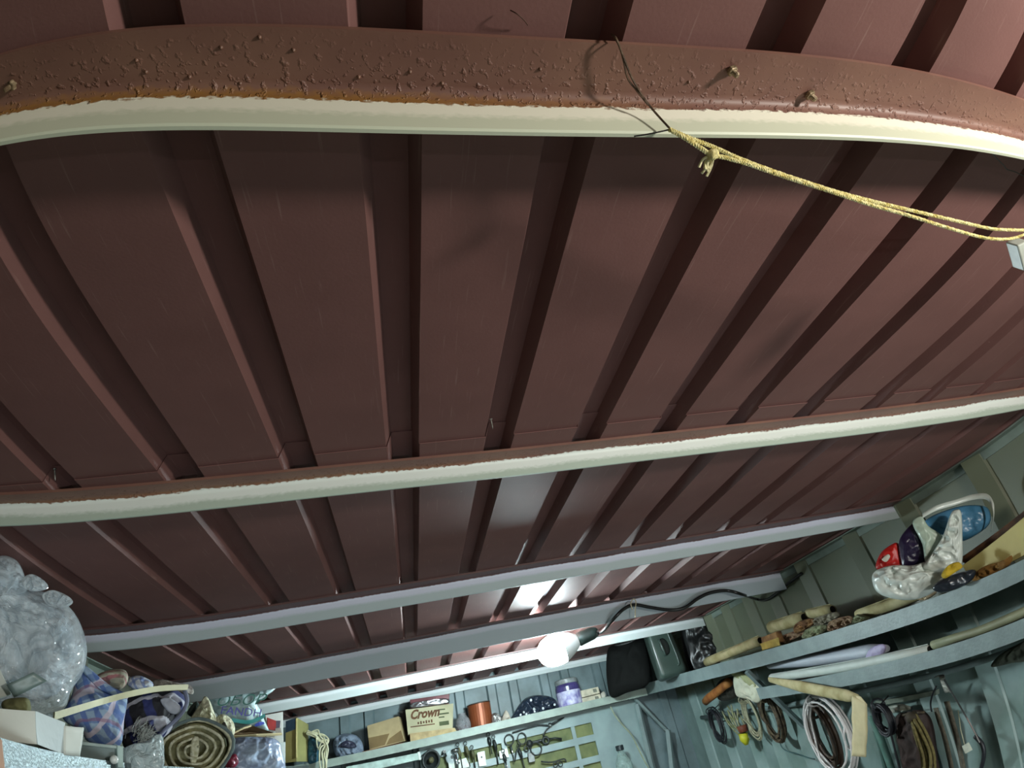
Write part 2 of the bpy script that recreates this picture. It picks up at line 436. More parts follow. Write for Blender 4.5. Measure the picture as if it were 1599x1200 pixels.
wall_b = wall_panel('wall_back', pb, X0, X1, lambda z, a, d: (a, Y1-d+0.004, z), mat('blue_grey_wall_paint', (108, 126, 130), 0.5, 0, 0.12, 5, 0.08, 40, rgb2=(82, 98, 100)))
wall_f = slab('wall_front', ((X0+X1)/2, Y0-0.03, 1.13), (X1-X0+0.3, 0.06, 2.26), M_WALLD)

def angle_bar(bm, p0, p1, ua, ub, wa, wb, t=0.005):
    """L-bar from p0 to p1; legs along ua (width wa) and ub (width wb)"""
    p0, p1, ua, ub = map(Vector, (p0, p1, ua, ub))
    prof = [(0, 0), (wa, 0), (wa, t), (t, t), (t, wb), (0, wb)]
    return extrude(bm, prof, lambda s, a, c: p0.lerp(p1, s)+ua*a+ub*c, [0, 1])
# wall-top angles
bm = angle_bar(B(), (X1-0.002, Y0, ZC-0.001), (X1-0.002, Y1, ZC-0.001), (-1,0,0), (0,0,-1), 0.040, 0.036)
struct(obj('trim_1', bm, M_ANGLE))
bm = angle_bar(B(), (X0+0.002, Y0, ZC-0.001), (X0+0.002, Y1, ZC-0.001), (1,0,0), (0,0,-1), 0.040, 0.036)
struct(obj('trim_2', bm, M_ANGLE))

# ------------------------------------------------------------------ roof beams (angle irons across the garage)
MAROON = ((88, 62, 60), (98, 70, 66))
def poly2(pts):
    """least-squares quadratic through (x, v)"""
    import numpy as np
    x = np.array([p[0] for p in pts]); v = np.array([p[1] for p in pts])
    k = np.polyfit(x, v, 2)
    return lambda q: float(k[0]*q*q+k[1]*q+k[2])
def roof_beam(yf, w, d, m, label, x0=X0+0.006, x1=X1-0.044, t=0.006, n=48):
    """yf(x): y of the free near edge of the flat leg; w its width; d drop of the hanging leg"""
    bm = B(); uvl = bm.loops.layers.uv.new('UVMap')
    rf = 0.010
    prof = [(0, 0), (0, -t)]
    prof += [(w-t-rf+rf*math.sin(a), -t-rf+rf*math.cos(a)) for a in [math.pi/2*k/5 for k in range(6)]]
    prof += [(w-t, -d+0.002), (w-t+0.002, -d), (w, -d), (w, 0)]
    prof = [(a, -0.0002+c) for a, c in prof]
    vco = [0.0]
    for p, q in zip(prof, prof[1:]): vco.append(vco[-1]+math.hypot(q[0]-p[0], q[1]-p[1]))
    vco = [v-t for v in vco]
    xs = [x0+(x1-x0)*i/n for i in range(n+1)]
    rows = [[bm.verts.new((x, yf(x)+a, ZC+c)) for a, c in prof] for x in xs]
    K = len(prof)
    for i in range(n):
        for k in range(K):
            f = bm.faces.new((rows[i][k], rows[i][(k+1) % K], rows[i+1][(k+1) % K], rows[i+1][k]))
            f.smooth = 2 <= k <= 6
            va, vb = vco[k], (vco[k+1] if k+1 < K else vco[k]+w)
            for lp, (u, v) in zip(f.loops, ((xs[i], va), (xs[i], vb), (xs[i+1], vb), (xs[i+1], va))): lp[uvl].uv = (u, v)
    bm.faces.new(rows[0][::-1]); bm.faces.new(rows[-1])
    o = obj('roof_beam', bm, m)
    return tag(o, label, 'beam', None)
M_B1 = beam_paint('beam_paint_near', 0.070, lin(244, 242, 224), lin(212, 217, 194), 0.004, 0.75, fineamp=4.5)
beam1 = roof_beam(lambda x: 0.2585-0.002*x, 0.066, 0.068, M_B1, 'nearest roof beam, brown with bolts and a white lower edge, wire and yellow cord tied on')
sb = [(-0.83, 2.096), (-0.55, 2.132), (-0.34, 2.141), (-0.09, 2.158), (0.27, 2.183), (0.77, 2.195), (1.29, 2.196), (1.64, 2.172), (2.08, 2.154)]
q2 = poly2([(x, s*0.55-0.05) for x, s in sb])
M_B2 = beam_paint('beam_paint_green', 0.040, lin(226, 232, 226), lin(178, 192, 178), 0.008, 0.2, fineamp=1.6)
beam2 = roof_beam(q2, 0.050, 0.050, M_B2, 'roof beam with ragged white paint, just beyond the lap joint of the brown sheets')
sb = [(-1.13, 3.969), (-0.82, 3.984), (-0.54, 4.024), (-0.07, 4.076), (0.47, 4.03), (0.75, 4.017), (1.05, 3.995), (2.21, 3.90)]
q3 = poly2([(x, s*(0.6-0.064)-0.064) for x, s in sb])
M_B3 = beam_paint('beam_paint_lilac', 0.055, lin(206, 210, 226), lin(176, 190, 192), 0.005, 0.0, MAROON)
beam3 = roof_beam(q3, 0.064, 0.064, M_B3, 'pale lilac-grey roof beam, third from the camera, its right end above the white carrier bag')
M_B4 = beam_paint('beam_paint_blue', 0.045, lin(196, 202, 214), lin(170, 184, 190), 0.006, 0.0, MAROON)
beam4 = roof_beam(lambda x: 3.03-0.015*x, 0.055, 0.100, M_B4, 'deep roof beam right in front of the glowing bulb, black cable along it')
M_B5 = beam_paint('beam_paint_far', 0.045, lin(214, 220, 222), lin(190, 200, 200), 0.006, 0.0, MAROON)
beam5 = roof_beam(lambda x: 4.07, 0.062, 0.064, M_B5, 'brightly lit roof beam just behind the glowing bulb')
beam6 = roof_beam(lambda x: 5.03, 0.056, 0.056, M_B5, 'farthest roof beam along the top of the back wall')
for q_, r_ in (((0.9352, 3.0720, 2.1360), 0.007), ((0.9952, 3.0720, 2.0592), 0.006), ((0.9060, 3.0720, 2.1090), 0.004)):
    obj('drilled_hole', lathe(B(), q_, [(r_, 0), (r_, 0.002), (r_*0.9, 0.0025)], (0, -1, 0), 12), mat('hole_black', (14, 14, 14), 0.9), beam4)

M_BOLT = mat('painted_bolt', (150, 132, 104), 0.5, 0.4, 0.3, 50, 0.4, 120, rgb2=(104, 80, 60))
def bolt(p, tilt, r=0.0048, ln=0.013):
    """threaded end and square nut poking down through the flat leg"""
    p = Vector(p); ax = Vector((tilt[0], tilt[1], -1)).normalized()
    bm = B()
    prof = [(r*0.62, -0.004)]
    k = 0.004
    while k < ln: prof += [(r*0.68, k), (r*0.58, k+0.0006)]; k += 0.0012
    prof += [(r*0.4, ln+0.001)]
    lathe(bm, p, prof, ax, 10)
    b_ = obj('bolt', bm, M_BOLT, beam1)
    bm = B(); lathe(bm, p+ax*0.0005, [(r*1.1, 0), (r*1.28, 0.0008), (r*1.28, 0.0046), (r*1.0, 0.0054)], ax, 6)
    obj('nut', bm, M_BOLT, b_)
bolt((0.4158, 0.2777, 2.1940), (0.25, 0.1))
bolt((0.5354, 0.3009, 2.1940), (0.3, 0.05))
bolt((-0.3278, 0.2948, 2.1940), (-0.6, -0.1))
random.seed(3)
bm = B()
for px_ in [(-0.0834, 0.2683, 2.1940), (-0.0547, 0.2793, 2.1940), (0.1914, 0.2869, 2.1940), (-0.1987, 0.2881, 2.1940), (-0.1930, 0.3002, 2.1940), (0.0039, 0.3026, 2.1940), (0.3694, 0.2941, 2.1940), (-0.1095, 0.3127, 2.1940), (-0.1544, 0.3065, 2.1940), (0.0550, 0.2953, 2.1940), (0.0880, 0.3055, 2.1940), (-0.1195, 0.2782, 2.1940)]:
    lathe(bm, px_, [(0.0026, -0.002), (0.0024, 0.0), (0.0014, 0.0018), (0.0002, 0.0028)], (0, 0, -1), 7)
dr = obj('paint_drip', bm, mat('brown_drip', (128, 92, 76), 0.4), beam1, True); dr['kind'] = 'stuff'

# ------------------------------------------------------------------ shelves
M_RAIL = mat('blue_grey_rail_paint', (126, 144, 144), 0.5, 0, 0.1, 12, 0.1, 80)
M_GALV = mat('galvanised_sheet', (112, 124, 126), 0.38, 0.6, 0.22, 70, 0.25, 160)
M_BOARD = mat('dark_shelf_board', (74, 70, 60), 0.8)
def hexa(bm, f, off, bevel=0.0, seg=2):
    """block from a front quad (4 points) pushed back by off (vector or 4 back points)"""
    F = [Vector(p) for p in f]
    K = [p+Vector(off) for p in F] if len(off) == 3 else [Vector(p) for p in off]
    a = [bm.verts.new(p) for p in F]; c = [bm.verts.new(p) for p in K]
    fs = [bm.faces.new(a[::-1]), bm.faces.new(c)] + [bm.faces.new((a[k], a[(k+1) % 4], c[(k+1) % 4], c[k])) for k in range(4)]
    if bevel:
        bmesh.ops.recalc_face_normals(bm, faces=fs)
        bmesh.ops.bevel(bm, geom=list({e for g in fs for e in g.edges}), offset=bevel, segments=seg, affect='EDGES', profile=0.5)
    return bm
def ztop1(y): return 1.704+0.0455*(y-0.4)
def zbot1(y): return 1.652+0.0400*(y-0.4)
s1 = tag(root('wall_shelf'), 'upper grey steel shelf along the right wall, jerrycan and carrier bag on it', 'shelf')
ya, yb = 0.3, 5.08
obj('front_rail', hexa(B(), [(1.85, ya, ztop1(ya)), (1.85, yb, ztop1(yb)), (1.85, yb, zbot1(yb)), (1.85, ya, zbot1(ya))], (0.006, 0, 0)), M_RAIL, s1)
obj('shelf_board', hexa(B(), [(1.856, ya, ztop1(ya)-0.004), (1.856, yb, ztop1(yb)-0.004), (1.856, yb, ztop1(yb)-0.020), (1.856, ya, ztop1(ya)-0.020)], (0.306, 0, 0)), M_BOARD, s1)
def strut(a, c, w=0.018, t=0.010):
    a, c = Vector(a), Vector(c); d = (c-a).normalized(); s = d.cross(Vector((0,1,0))).normalized()
    y = Vector((0,1,0))
    return hexa(B(), [a-s*t-y*w, a+s*t-y*w, a+s*t+y*w, a-s*t+y*w], [c-s*t-y*w, c+s*t-y*w, c+s*t+y*w, c-s*t+y*w])
obj('bracket', strut((1.858, 3.30, 1.762), (2.16, 3.44, 1.425)), M_RAIL, s1)
obj('bracket', strut((1.7361, 4.9500, 1.8574), (1.9758, 5.0500, 1.5690)), M_RAIL, s1)
s2 = tag(root('wall_shelf'), 'lower grey steel shelf on the right wall, white rolls lying on it', 'shelf')
yb2 = 3.26
def ztop2(y): return 1.583+0.050*(y-1.5)
def zbot2(y): return 1.524+0.0535*(y-1.54)
obj('front_rail', hexa(B(), [(1.85, ya, ztop2(ya)), (1.85, yb2, ztop2(yb2)), (1.85, yb2, zbot2(yb2)), (1.85, ya, zbot2(ya))], (0.006, 0, 0)), M_RAIL, s2)
obj('shelf_board', hexa(B(), [(1.856, ya, ztop2(ya)-0.004), (1.856, yb2, ztop2(yb2)-0.004), (1.856, yb2, ztop2(yb2)-0.020), (1.856, ya, ztop2(ya)-0.020)], (0.306, 0, 0)), M_BOARD, s2)
pipe = tag(obj('hanging_rail', tube(B(), [(2.145, 0.4, 1.418), (2.145, 1.9, 1.490), (2.145, 2.67, 1.526), (2.145, 3.5, 1.553), (2.145, 4.7, 1.598)], 0.014, 10), M_RAIL, None, True),
           'grey pipe rail on the right wall under the lower shelf, coils hang from it', 'rail')
for y_, z_ in ((0.9, 1.445), (2.3, 1.511), (3.5, 1.555), (4.6, 1.596)):
    obj('wall_hook', box(B(), (2.167, y_, z_), (0.03, 0.02, 0.012)), M_RAIL, pipe)
s3 = tag(root('wall_shelf'), 'pale grey-green shelf across the back wall with cartons and cans', 'shelf')
obj('front_rail', hexa(B(), [(-1.19, 4.87, 1.868), (1.845, 4.87, 1.878), (1.845, 4.87, 1.828), (-1.19, 4.87, 1.818)], (0, 0.006, 0)), mat('pale_rail', (150, 166, 156), 0.5, 0, 0.1, 14, 0.1, 60), s3)
obj('shelf_board', hexa(B(), [(-1.19, 4.876, 1.862), (1.845, 4.876, 1.872), (1.845, 4.876, 1.856), (-1.19, 4.876, 1.846)], (0, 0.215, 0)), M_BOARD, s3)
def ztop3(x): return 1.8735+0.0033*x
def ztopL(y): return 1.724+0.0345*(y-1.10)
s4 = tag(root('wall_shelf'), 'galvanised grey shelf edge along the left wall, piled with bags and cloth', 'shelf')
obj('front_rail', hexa(B(), [(-0.70, 0.5, ztopL(0.5)), (-0.70, 4.8, ztopL(4.8)), (-0.70, 4.8, ztopL(4.8)-0.09), (-0.70, 0.5, ztopL(0.5)-0.09)], (-0.006, 0, 0)), M_GALV, s4)
obj('shelf_board', hexa(B(), [(-0.706, 0.5, ztopL(0.5)-0.006), (-0.706, 4.8, ztopL(4.8)-0.006), (-0.706, 4.8, ztopL(4.8)-0.024), (-0.706, 0.5, ztopL(0.5)-0.024)], (-0.49, 0, 0)), M_BOARD, s4)

# ------------------------------------------------------------------ bulb on its cable
lamp = tag(root('bulb_lamp'), 'glowing white bulb in a dark socket hanging from a black cable', 'lamp')
bc = Vector((0.8096, 3.3000, 2.0553)); sk = Vector((0.9899, 3.2800, 2.0893))
ax = (bc-sk).normalized()
M_GLOW = bpy.data.materials.new('bulb_glow'); M_GLOW.use_nodes = True
gb = M_GLOW.node_tree.nodes['Principled BSDF']
gb.inputs['Emission Color'].default_value = (0.80, 0.97, 1.0, 1); gb.inputs['Emission Strength'].default_value = BULB_STRENGTH
L_ = (bc-sk).length
obj('bulb', lathe(B(), sk, [(0.0752, 0.146), (0.0772, 0.160), (0.078, 0.185), (0.075, 0.215), (0.064, 0.250), (0.042, 0.276), (0.012, 0.288)], ax, 32), M_GLOW, lamp, True)
obj('bulb_body', lathe(B(), sk, [(0.022, 0.045), (0.036, 0.058), (0.054, 0.088), (0.0655, 0.117), (0.0750, 0.143), (0.0758, 0.147)], ax, 32), mat('white_bulb_body', (226, 230, 228), 0.4, 0, 0.02), lamp, True)
M_BLK = mat('black_plastic', (26, 28, 28), 0.35, 0, 0.1, 20, 0.05, 80)
obj('socket', lathe(B(), sk, [(0.012, -0.075), (0.024, -0.065), (0.032, -0.04), (0.034, 0.02), (0.036, 0.045), (0.030, 0.05)], ax, 20), mat('green_black_bakelite', (44, 58, 54), 0.4), lamp, True)
cab = [tuple(sk-ax*0.07), (1.0277, 3.1000, 2.0690), (1.0792, 2.9900, 2.1062), (1.1427, 2.9850, 2.1394), (1.2064, 2.9900, 2.1498), (1.2900, 3.0000, 2.1257), (1.3954, 3.0100, 2.0980), (1.4759, 3.0000, 2.0925), (1.5718, 2.9950, 2.1258), (1.6542, 2.9900, 2.1420), (1.7473, 2.9850, 2.1364), (1.8394, 3.0000, 2.1054), (2.1500, 3.3902, 2.1327), (2.1550, 3.2701, 2.1009), (2.1550, 3.0487, 2.1219), (2.1550, 2.8778, 2.1359)]
obj('cable', tube(B(), cat(cab, 6), 0.0085, 8), M_BLK, lamp, True)
tie = cat([(1.1815, 2.9750, 2.1242), (1.1817, 2.9750, 2.1565), (1.2051, 2.9800, 2.1769), (1.2167, 2.9850, 2.1632), (1.1983, 2.9800, 2.1259), (1.1866, 2.9850, 2.0874)], 5)
tag(obj('string_tie', tube(B(), tie, 0.0028, 6), mat('cream_string', (200, 190, 160), 0.8), None, True), 'thin pale string loop holding the black cable to the deep beam', 'string')

# ------------------------------------------------------------------ wire and yellow cord on the nearest beam
M_WIRE = mat('brown_wire', (96, 74, 56), 0.7, 0.2, 0.25, 80, 0.3, 150)
w_ = tag(root('tie_wire'), 'thin brown twisted wire tied around the nearest beam, holding the yellow cord', 'wire')
p1 = [(0.2644, 0.2519, 2.2000), (0.2638, 0.2490, 2.1850), (0.2733, 0.2618, 2.1800), (0.2888, 0.2818, 2.1780), (0.3022, 0.2956, 2.1700), (0.3160, 0.3062, 2.1550), (0.3272, 0.3103, 2.1250)]
obj('strand', tube(B(), cat(p1, 6), 0.0012, 6), M_WIRE, w_)
p2 = [(0.2660, 0.2524, 2.2000), (0.2680, 0.2545, 2.1840), (0.2755, 0.2662, 2.1800), (0.2860, 0.2846, 2.1780), (0.2973, 0.2939, 2.1730), (0.3106, 0.3034, 2.1600)]
obj('strand', tube(B(), cat(p2, 6), 0.0010, 6), M_WIRE, w_)
obj('strand', tube(B(), cat([(0.3272, 0.3103, 2.1250), (0.3149, 0.3127, 2.1240), (0.3021, 0.3170, 2.1260), (0.2901, 0.3218, 2.1300)], 5), 0.0009, 6), mat('dark_wire', (50, 44, 40), 0.6), w_)
M_CORD = mat('yellow_cord', (236, 226, 168), 0.75, 0, 0.2, 90, 0.5, 200, rgb2=(214, 196, 116))
def rope(pts, r, pitch=0.010, n=10):
    """three-strand laid cord"""
    P = cat(pts, n); bm = B()
    for ph in range(3):
        q = []; s = 0.0
        D2 = [P[0]]
        # fine resample
        R = []
        for a, c in zip(P, P[1:]):
            L = (c-a).length; k = max(1, int(L/0.002))
            R += [a.lerp(c, i/k) for i in range(k)]
        R.append(P[-1])
        for i, p in enumerate(R):
            t = (R[min(i+1, len(R)-1)]-R[max(i-1, 0)]).normalized()
            u = t.cross(Vector((0,0,1))).normalized(); v = t.cross(u)
            a = 2*math.pi*(s/pitch+ph/3)
            q.append(p+(u*math.cos(a)+v*math.sin(a))*r*0.5)
            if i < len(R)-1: s += (R[i+1]-p).length
        tube(bm, q, r*0.56, 5)
    return bm
c_ = tag(root('rope'), 'doubled yellow cord with a frayed knot, running from the nearest beam to the right edge', 'cord')
up = [(0.3250, 0.3097, 2.1240), (0.3526, 0.3168, 2.1180), (0.3865, 0.3255, 2.1140), (0.4215, 0.3357, 2.1080), (0.4756, 0.3486, 2.1000), (0.5520, 0.3647, 2.0900), (0.6149, 0.3761, 2.0850), (0.6815, 0.3859, 2.0800), (0.7551, 0.3955, 2.0750), (0.8386, 0.4046, 2.0700), (0.8850, 0.4063, 2.0700), (0.9495, 0.4038, 2.0700)]
lo = [(0.3250, 0.3097, 2.1240), (0.3439, 0.3155, 2.1170), (0.3622, 0.3228, 2.1120), (0.3774, 0.3286, 2.1080), (0.3982, 0.3320, 2.1060), (0.4295, 0.3387, 2.1040), (0.4750, 0.3484, 2.0960), (0.5488, 0.3636, 2.0860), (0.6130, 0.3781, 2.0800), (0.6823, 0.3911, 2.0750), (0.7582, 0.4050, 2.0680), (0.8307, 0.4164, 2.0640), (0.8815, 0.4179, 2.0620), (0.9185, 0.4130, 2.0640), (0.9502, 0.4031, 2.0680)]
obj('strand', rope(up, 0.0026), M_CORD, c_)
obj('strand', rope(lo, 0.0026), M_CORD, c_)
kn = Vector((0.3787, 0.3281, 2.1060))
bm = B(); pillow(bm, [kn+Vector(v)*0.007 for v in ((1,0,0.2), (0.5,0.6,0.5), (-0.4,0.7,0.4), (-1,0,0), (-0.5,-0.6,-0.4), (0.6,-0.7,-0.3))], 0.006, 0.001, 150, 1.0, 4, 6)
obj('knot', bm, M_CORD, c_, True)
bm = B(); random.seed(5)
for k in range(9):
    e = Vector((0.3721, 0.3448, 2.1000))+Vector((random.uniform(-.008,.006), random.uniform(-.004,.006), random.uniform(-.004,.003)))
    m_ = kn.lerp(e, 0.55)+Vector((random.uniform(-.004,.004), random.uniform(-.003,.003), 0.002))
    tube(bm, cat([kn, m_, e], 5), 0.0016, 5)
obj('frayed_tuft', bm, mat('frayed_cord', (236, 226, 178), 0.9, 0, 0.2, 120), c_)
(obj('end_toggle', hexa(B(), [(0.9322, 0.4292, 2.0620), (0.9489, 0.4175, 2.0620), (0.9825, 0.4553, 2.0400), (0.9641, 0.4614, 2.0400)], (0.0, 0.012, 0.02), 0.002), mat('white_plastic', (196, 200, 190), 0.4), c_))
tag(obj('dark_wire', tube(B(), cat([(0.8616, 0.3336, 2.1500), (0.8929, 0.3461, 2.1600), (0.9371, 0.3626, 2.1700), (0.9626, 0.3727, 2.1750), (0.9968, 0.3781, 2.1800), (1.0717, 0.3941, 2.1900)], 5), 0.0009, 6), mat('dark_wire', (50, 44, 40), 0.6)),
    'short dark wire end behind the nearest beam near the right edge', 'wire')

# ------------------------------------------------------------------ back wall: things on the shelf
YS = 4.93
M_KRAFT = mat('kraft_card', (172, 155, 116), 0.85, 0, 0.12, 10, 0.05, 60)
M_KRAFTD = mat('kraft_card_dark', (120, 100, 66), 0.9, 0, 0.12, 10)
bg = tag(root('crumpled_bag'), 'crumpled pale blue plastic bag ball on the back shelf, left of the cartons', 'bag')
bm = pillow(B(), [(-0.5558, 4.9850, 1.9436), (-0.5356, 4.9850, 2.0056), (-0.4626, 4.9850, 2.0168), (-0.3820, 4.9850, 1.9851), (-0.3445, 4.9850, 1.9207), (-0.3533, 4.9850, 1.8492), (-0.4265, 4.9850, 1.8305), (-0.5148, 4.9850, 1.8548)], 0.085, 0.03, 13, 0.8, 8, 12, 3)
obj('bag_body', bm, film('pale_blue_film', (150, 168, 190), 1.1, 0.25), bg, True)
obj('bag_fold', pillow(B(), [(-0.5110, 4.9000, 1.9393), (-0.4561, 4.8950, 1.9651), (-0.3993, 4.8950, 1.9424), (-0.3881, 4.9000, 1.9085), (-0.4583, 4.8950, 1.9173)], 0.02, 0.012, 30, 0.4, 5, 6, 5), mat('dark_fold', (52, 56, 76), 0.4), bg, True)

def carton(name, label, f, off, m, bev=0.002, group=None):
    t = tag(root(name), label, 'carton', group)
    obj('carton_body', hexa(B(), f, off, bev), m, t)
    return t
k1 = carton('kraft_carton', 'plain tan cardboard box with a dark flap line, tilted on the back shelf', [(-0.3068, 4.9300, 2.0330), (-0.0787, 4.9300, 2.0518), (-0.0470, 4.9300, 1.8853), (-0.2982, 4.9300, 1.8769)], (0.02, 0.14, 0), M_KRAFT)
obj('flap', hexa(B(), [(-0.3020, 4.9260, 1.9541), (-0.1515, 4.9260, 1.9539), (-0.1886, 4.9260, 1.8880), (-0.2929, 4.9260, 1.8837)], (0, 0.003, 0)), M_KRAFTD, k1)
obj('flap', hexa(B(), [(-0.1539, 4.9240, 1.9217), (-0.0680, 4.9240, 1.9582), (-0.0510, 4.9240, 1.8898), (-0.1795, 4.9240, 1.8862)], (0, 0.003, 0)), M_KRAFTD, k1)
for i, (q, lb) in enumerate((([(-0.3219, 4.9300, 1.8573), (-0.0024, 4.9300, 1.8686), (-0.0040, 4.9300, 1.8528), (-0.3229, 4.9300, 1.8415)], 'thin tan card strip lying under the plain tan carton on the back shelf'),
             ([(-0.3475, 4.9300, 1.8782), (-0.0567, 4.9300, 1.8791), (-0.0579, 4.9300, 1.8672), (-0.3485, 4.9300, 1.8623)], 'red-brown edged card strip under the plain tan carton'))):
    tag(obj('card_strip', hexa(B(), q, (0, 0.1, 0)), M_KRAFT if i == 0 else mat('red_brown_card', (120, 74, 52), 0.8)), lb, 'card')
k2 = carton('printed_carton', 'tan carton with brown and green print on the back shelf, foil tray on top', [(-0.0242, 4.9300, 2.0834), (0.3340, 4.9300, 2.0578), (0.3061, 4.9300, 1.8907), (-0.0208, 4.9300, 1.9169)], (0.0, 0.15, 0), mat('printed_card', (180, 176, 144), 0.8, 0, 0.08, 8))
M_INKB = mat('brown_ink', (98, 66, 40), 0.8); M_INKG = mat('green_ink', (82, 92, 60), 0.8)
YF = 4.928
xd = Vector((0.2929, 4.9280, 2.0440))-Vector((0.0072, 4.9280, 2.0645)); yd = Vector((0.0072, 4.9280, 2.0645))-Vector((0.0101, 4.9280, 1.9476))
writing('lettering', 'Crown', M_INKB, k2, (0.0025, 4.9280, 2.0152), xd, yd, 0.082, 0.3, 0.0004, 0.92, 0.0035)
bm = B()
def inkline(bm, a, c, h): 
    a, c = Vector(a), Vector(c); z = Vector((0, 0, h)); hexa(bm, [a+z, c+z, c-z, a-z], (0, 0.0015, 0))
inkline(bm, (0.0025, 4.9280, 1.9655), (0.1803, 4.9280, 1.9520), 0.0035)
for x_ in range(6):
    inkline(bm, Vector((0.0556, 4.9280, 1.9801)).lerp(Vector((0.1734, 4.9280, 1.9741)), x_/6), Vector((0.0556, 4.9280, 1.9801)).lerp(Vector((0.1734, 4.9280, 1.9741)), (x_+0.6)/6), 0.007+0.003*(x_ % 2))
q_ = obj('small_print', bm, M_INKB, k2)
bm = B()
inkline(bm, (0.2193, 4.9280, 2.0367), (0.2671, 4.9280, 2.0319), 0.004); inkline(bm, (0.2157, 4.9280, 2.0079), (0.2922, 4.9280, 2.0017), 0.005); inkline(bm, (0.2132, 4.9280, 1.9874), (0.2560, 4.9280, 1.9834), 0.004); inkline(bm, (0.2128, 4.9280, 1.9457), (0.2840, 4.9280, 1.9404), 0.013)
obj('small_print', bm, M_INKG, k2)
tag(obj('flat_carton', hexa(B(), [(-0.0060, 4.9000, 1.9243), (0.3198, 4.9000, 1.8982), (0.3495, 4.9000, 1.8393), (-0.0069, 4.9000, 1.8678)], (0, 0.03, 0), 0.002), mat('tan_card', (188, 168, 124), 0.85)), 'flattened tan carton standing in front of the printed carton on the back shelf', 'carton')
tag(obj('dark_board', hexa(B(), [(-0.0692, 5.0850, 2.0940), (-0.0094, 5.0850, 2.1087), (-0.0033, 5.0850, 1.8689), (-0.0507, 5.0850, 1.8697)], (0, 0.012, 0)), mat('dark_brown_board', (52, 46, 36), 0.8)), 'dark board standing between the two tan cartons', 'board')
ft = tag(root('foil_tray'), 'shiny maroon and silver foil pack lying on top of the printed carton', 'pack')
obj('pack_body', hexa(B(), [(0.0146, 4.9400, 2.1451), (0.3144, 4.9400, 2.1275), (0.3006, 4.9400, 2.0608), (0.0138, 4.9400, 2.0855)], (0, 0.13, 0), 0.004), mat('maroon_pack', (110, 60, 66), 0.3, 0.2), ft)
obj('foil_strip', pillow(B(), [(0.0216, 4.9350, 2.1176), (0.1080, 4.9300, 2.1177), (0.2527, 4.9350, 2.1081), (0.3042, 4.9350, 2.0898), (0.2914, 4.9350, 2.0664), (0.1516, 4.9300, 2.0753), (0.0236, 4.9350, 2.0874)], 0.012, 0.006, 40, 0.5, 5, 6), mat('silver_foil', (214, 214, 220), 0.18, 0.9, 0.1, 30, 0.3, 60), ft, True)
jb = tag(root('glass_jar'), 'small clear crumpled jar with a pinkish base, between carton and copper can', 'jar')
jc = Vector((0.3866, 4.9300, 1.8504))
obj('jar_body', lathe(B(), jc, [(0.04, 0), (0.055, 0.015), (0.058, 0.06), (0.05, 0.09), (0.03, 0.115), (0.03, 0.13)], (0,0,1), 14), film('jar_glass', (170, 172, 176), 0.55, 0.1), jb, True)
obj('jar_base', lathe(B(), jc, [(0.036, 0.003), (0.05, 0.02), (0.05, 0.04), (0.02, 0.05)], (0,0,1), 12), mat('pinkish_base', (132, 92, 96), 0.4), jb, True)
cp = tag(root('copper_can'), 'copper-brown can with a dark rim on the back shelf', 'can')
cc_ = Vector((0.5287, 5.0000, 1.8485))
obj('can_body', lathe(B(), cc_, [(0.088, 0), (0.09, 0.004), (0.09, 0.172), (0.086, 0.176)], (0,0,1), 28), mat('copper_brown', (142, 76, 44), 0.45, 0.35, 0.2, 6), cp, False)
obj('rim', tube(B(), [cc_+Vector((0.088*math.cos(a), 0.088*math.sin(a), 0.176)) for a in [2*math.pi*k/24 for k in range(24)]], 0.005, 6, True), mat('dark_rim', (60, 44, 36), 0.5), cp, True)
for i, (q, mm, lb) in enumerate((([(0.6097, 4.9300, 1.9287), (0.6505, 4.9300, 1.9337), (0.6829, 4.9300, 1.8936), (0.6545, 4.9300, 1.8485), (0.6028, 4.9300, 1.8626)], mat('foil_bit', (170, 170, 168), 0.25, 0.7, 0.2, 40), 'crumpled silver foil scrap right of the copper can'),
               ([(0.6735, 4.9300, 1.8701), (0.7166, 4.9300, 1.9383), (0.7408, 4.9300, 1.9081), (0.7439, 4.9300, 1.8482), (0.6935, 4.9300, 1.8453)], mat('cream_bit', (196, 186, 170), 0.6), 'small cream torn scrap beside the dark plastic heap'))):
    tag(obj('scrap', pillow(B(), q, 0.03, 0.012, 40, 0.6, 5, 7, i), mm, None, True), lb, 'scrap')
hp = tag(root('plastic_heap'), 'dark navy plastic film heap with bright glints, under the bulb on the back shelf', 'bag')
bm = pillow(B(), [(0.7344, 4.9850, 1.8374), (0.8100, 4.9850, 1.9346), (0.9059, 4.9850, 1.9958), (1.0257, 4.9850, 1.9915), (1.1259, 4.9850, 1.9462), (1.1491, 4.9850, 1.8710), (1.1326, 4.9850, 1.8479), (0.9140, 4.9850, 1.8458)], 0.08, 0.03, 17, 0.8, 8, 12, 9)
obj('film', bm, mat('navy_film', (34, 44, 58), 0.13, 0, 0.1, 12, 0.7, 50), hp, True)
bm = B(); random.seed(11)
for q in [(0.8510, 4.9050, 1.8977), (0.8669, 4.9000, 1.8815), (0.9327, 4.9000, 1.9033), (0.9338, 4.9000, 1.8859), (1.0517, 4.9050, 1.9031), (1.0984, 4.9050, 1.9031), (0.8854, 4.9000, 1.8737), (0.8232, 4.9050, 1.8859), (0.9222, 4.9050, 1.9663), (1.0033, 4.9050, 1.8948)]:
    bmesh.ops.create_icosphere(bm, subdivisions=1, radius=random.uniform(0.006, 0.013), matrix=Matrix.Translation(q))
o_ = obj('painted_glint', bm, mat('painted_glint', (235, 240, 245), 0.2), hp, True); o_['kind'] = 'stuff'  # glints on the film put in as white blobs
jr = tag(root('labelled_jar'), 'jar with a lilac and white label and grey lid on the back shelf', 'jar')
jq = Vector((1.2499, 5.0000, 1.8581))
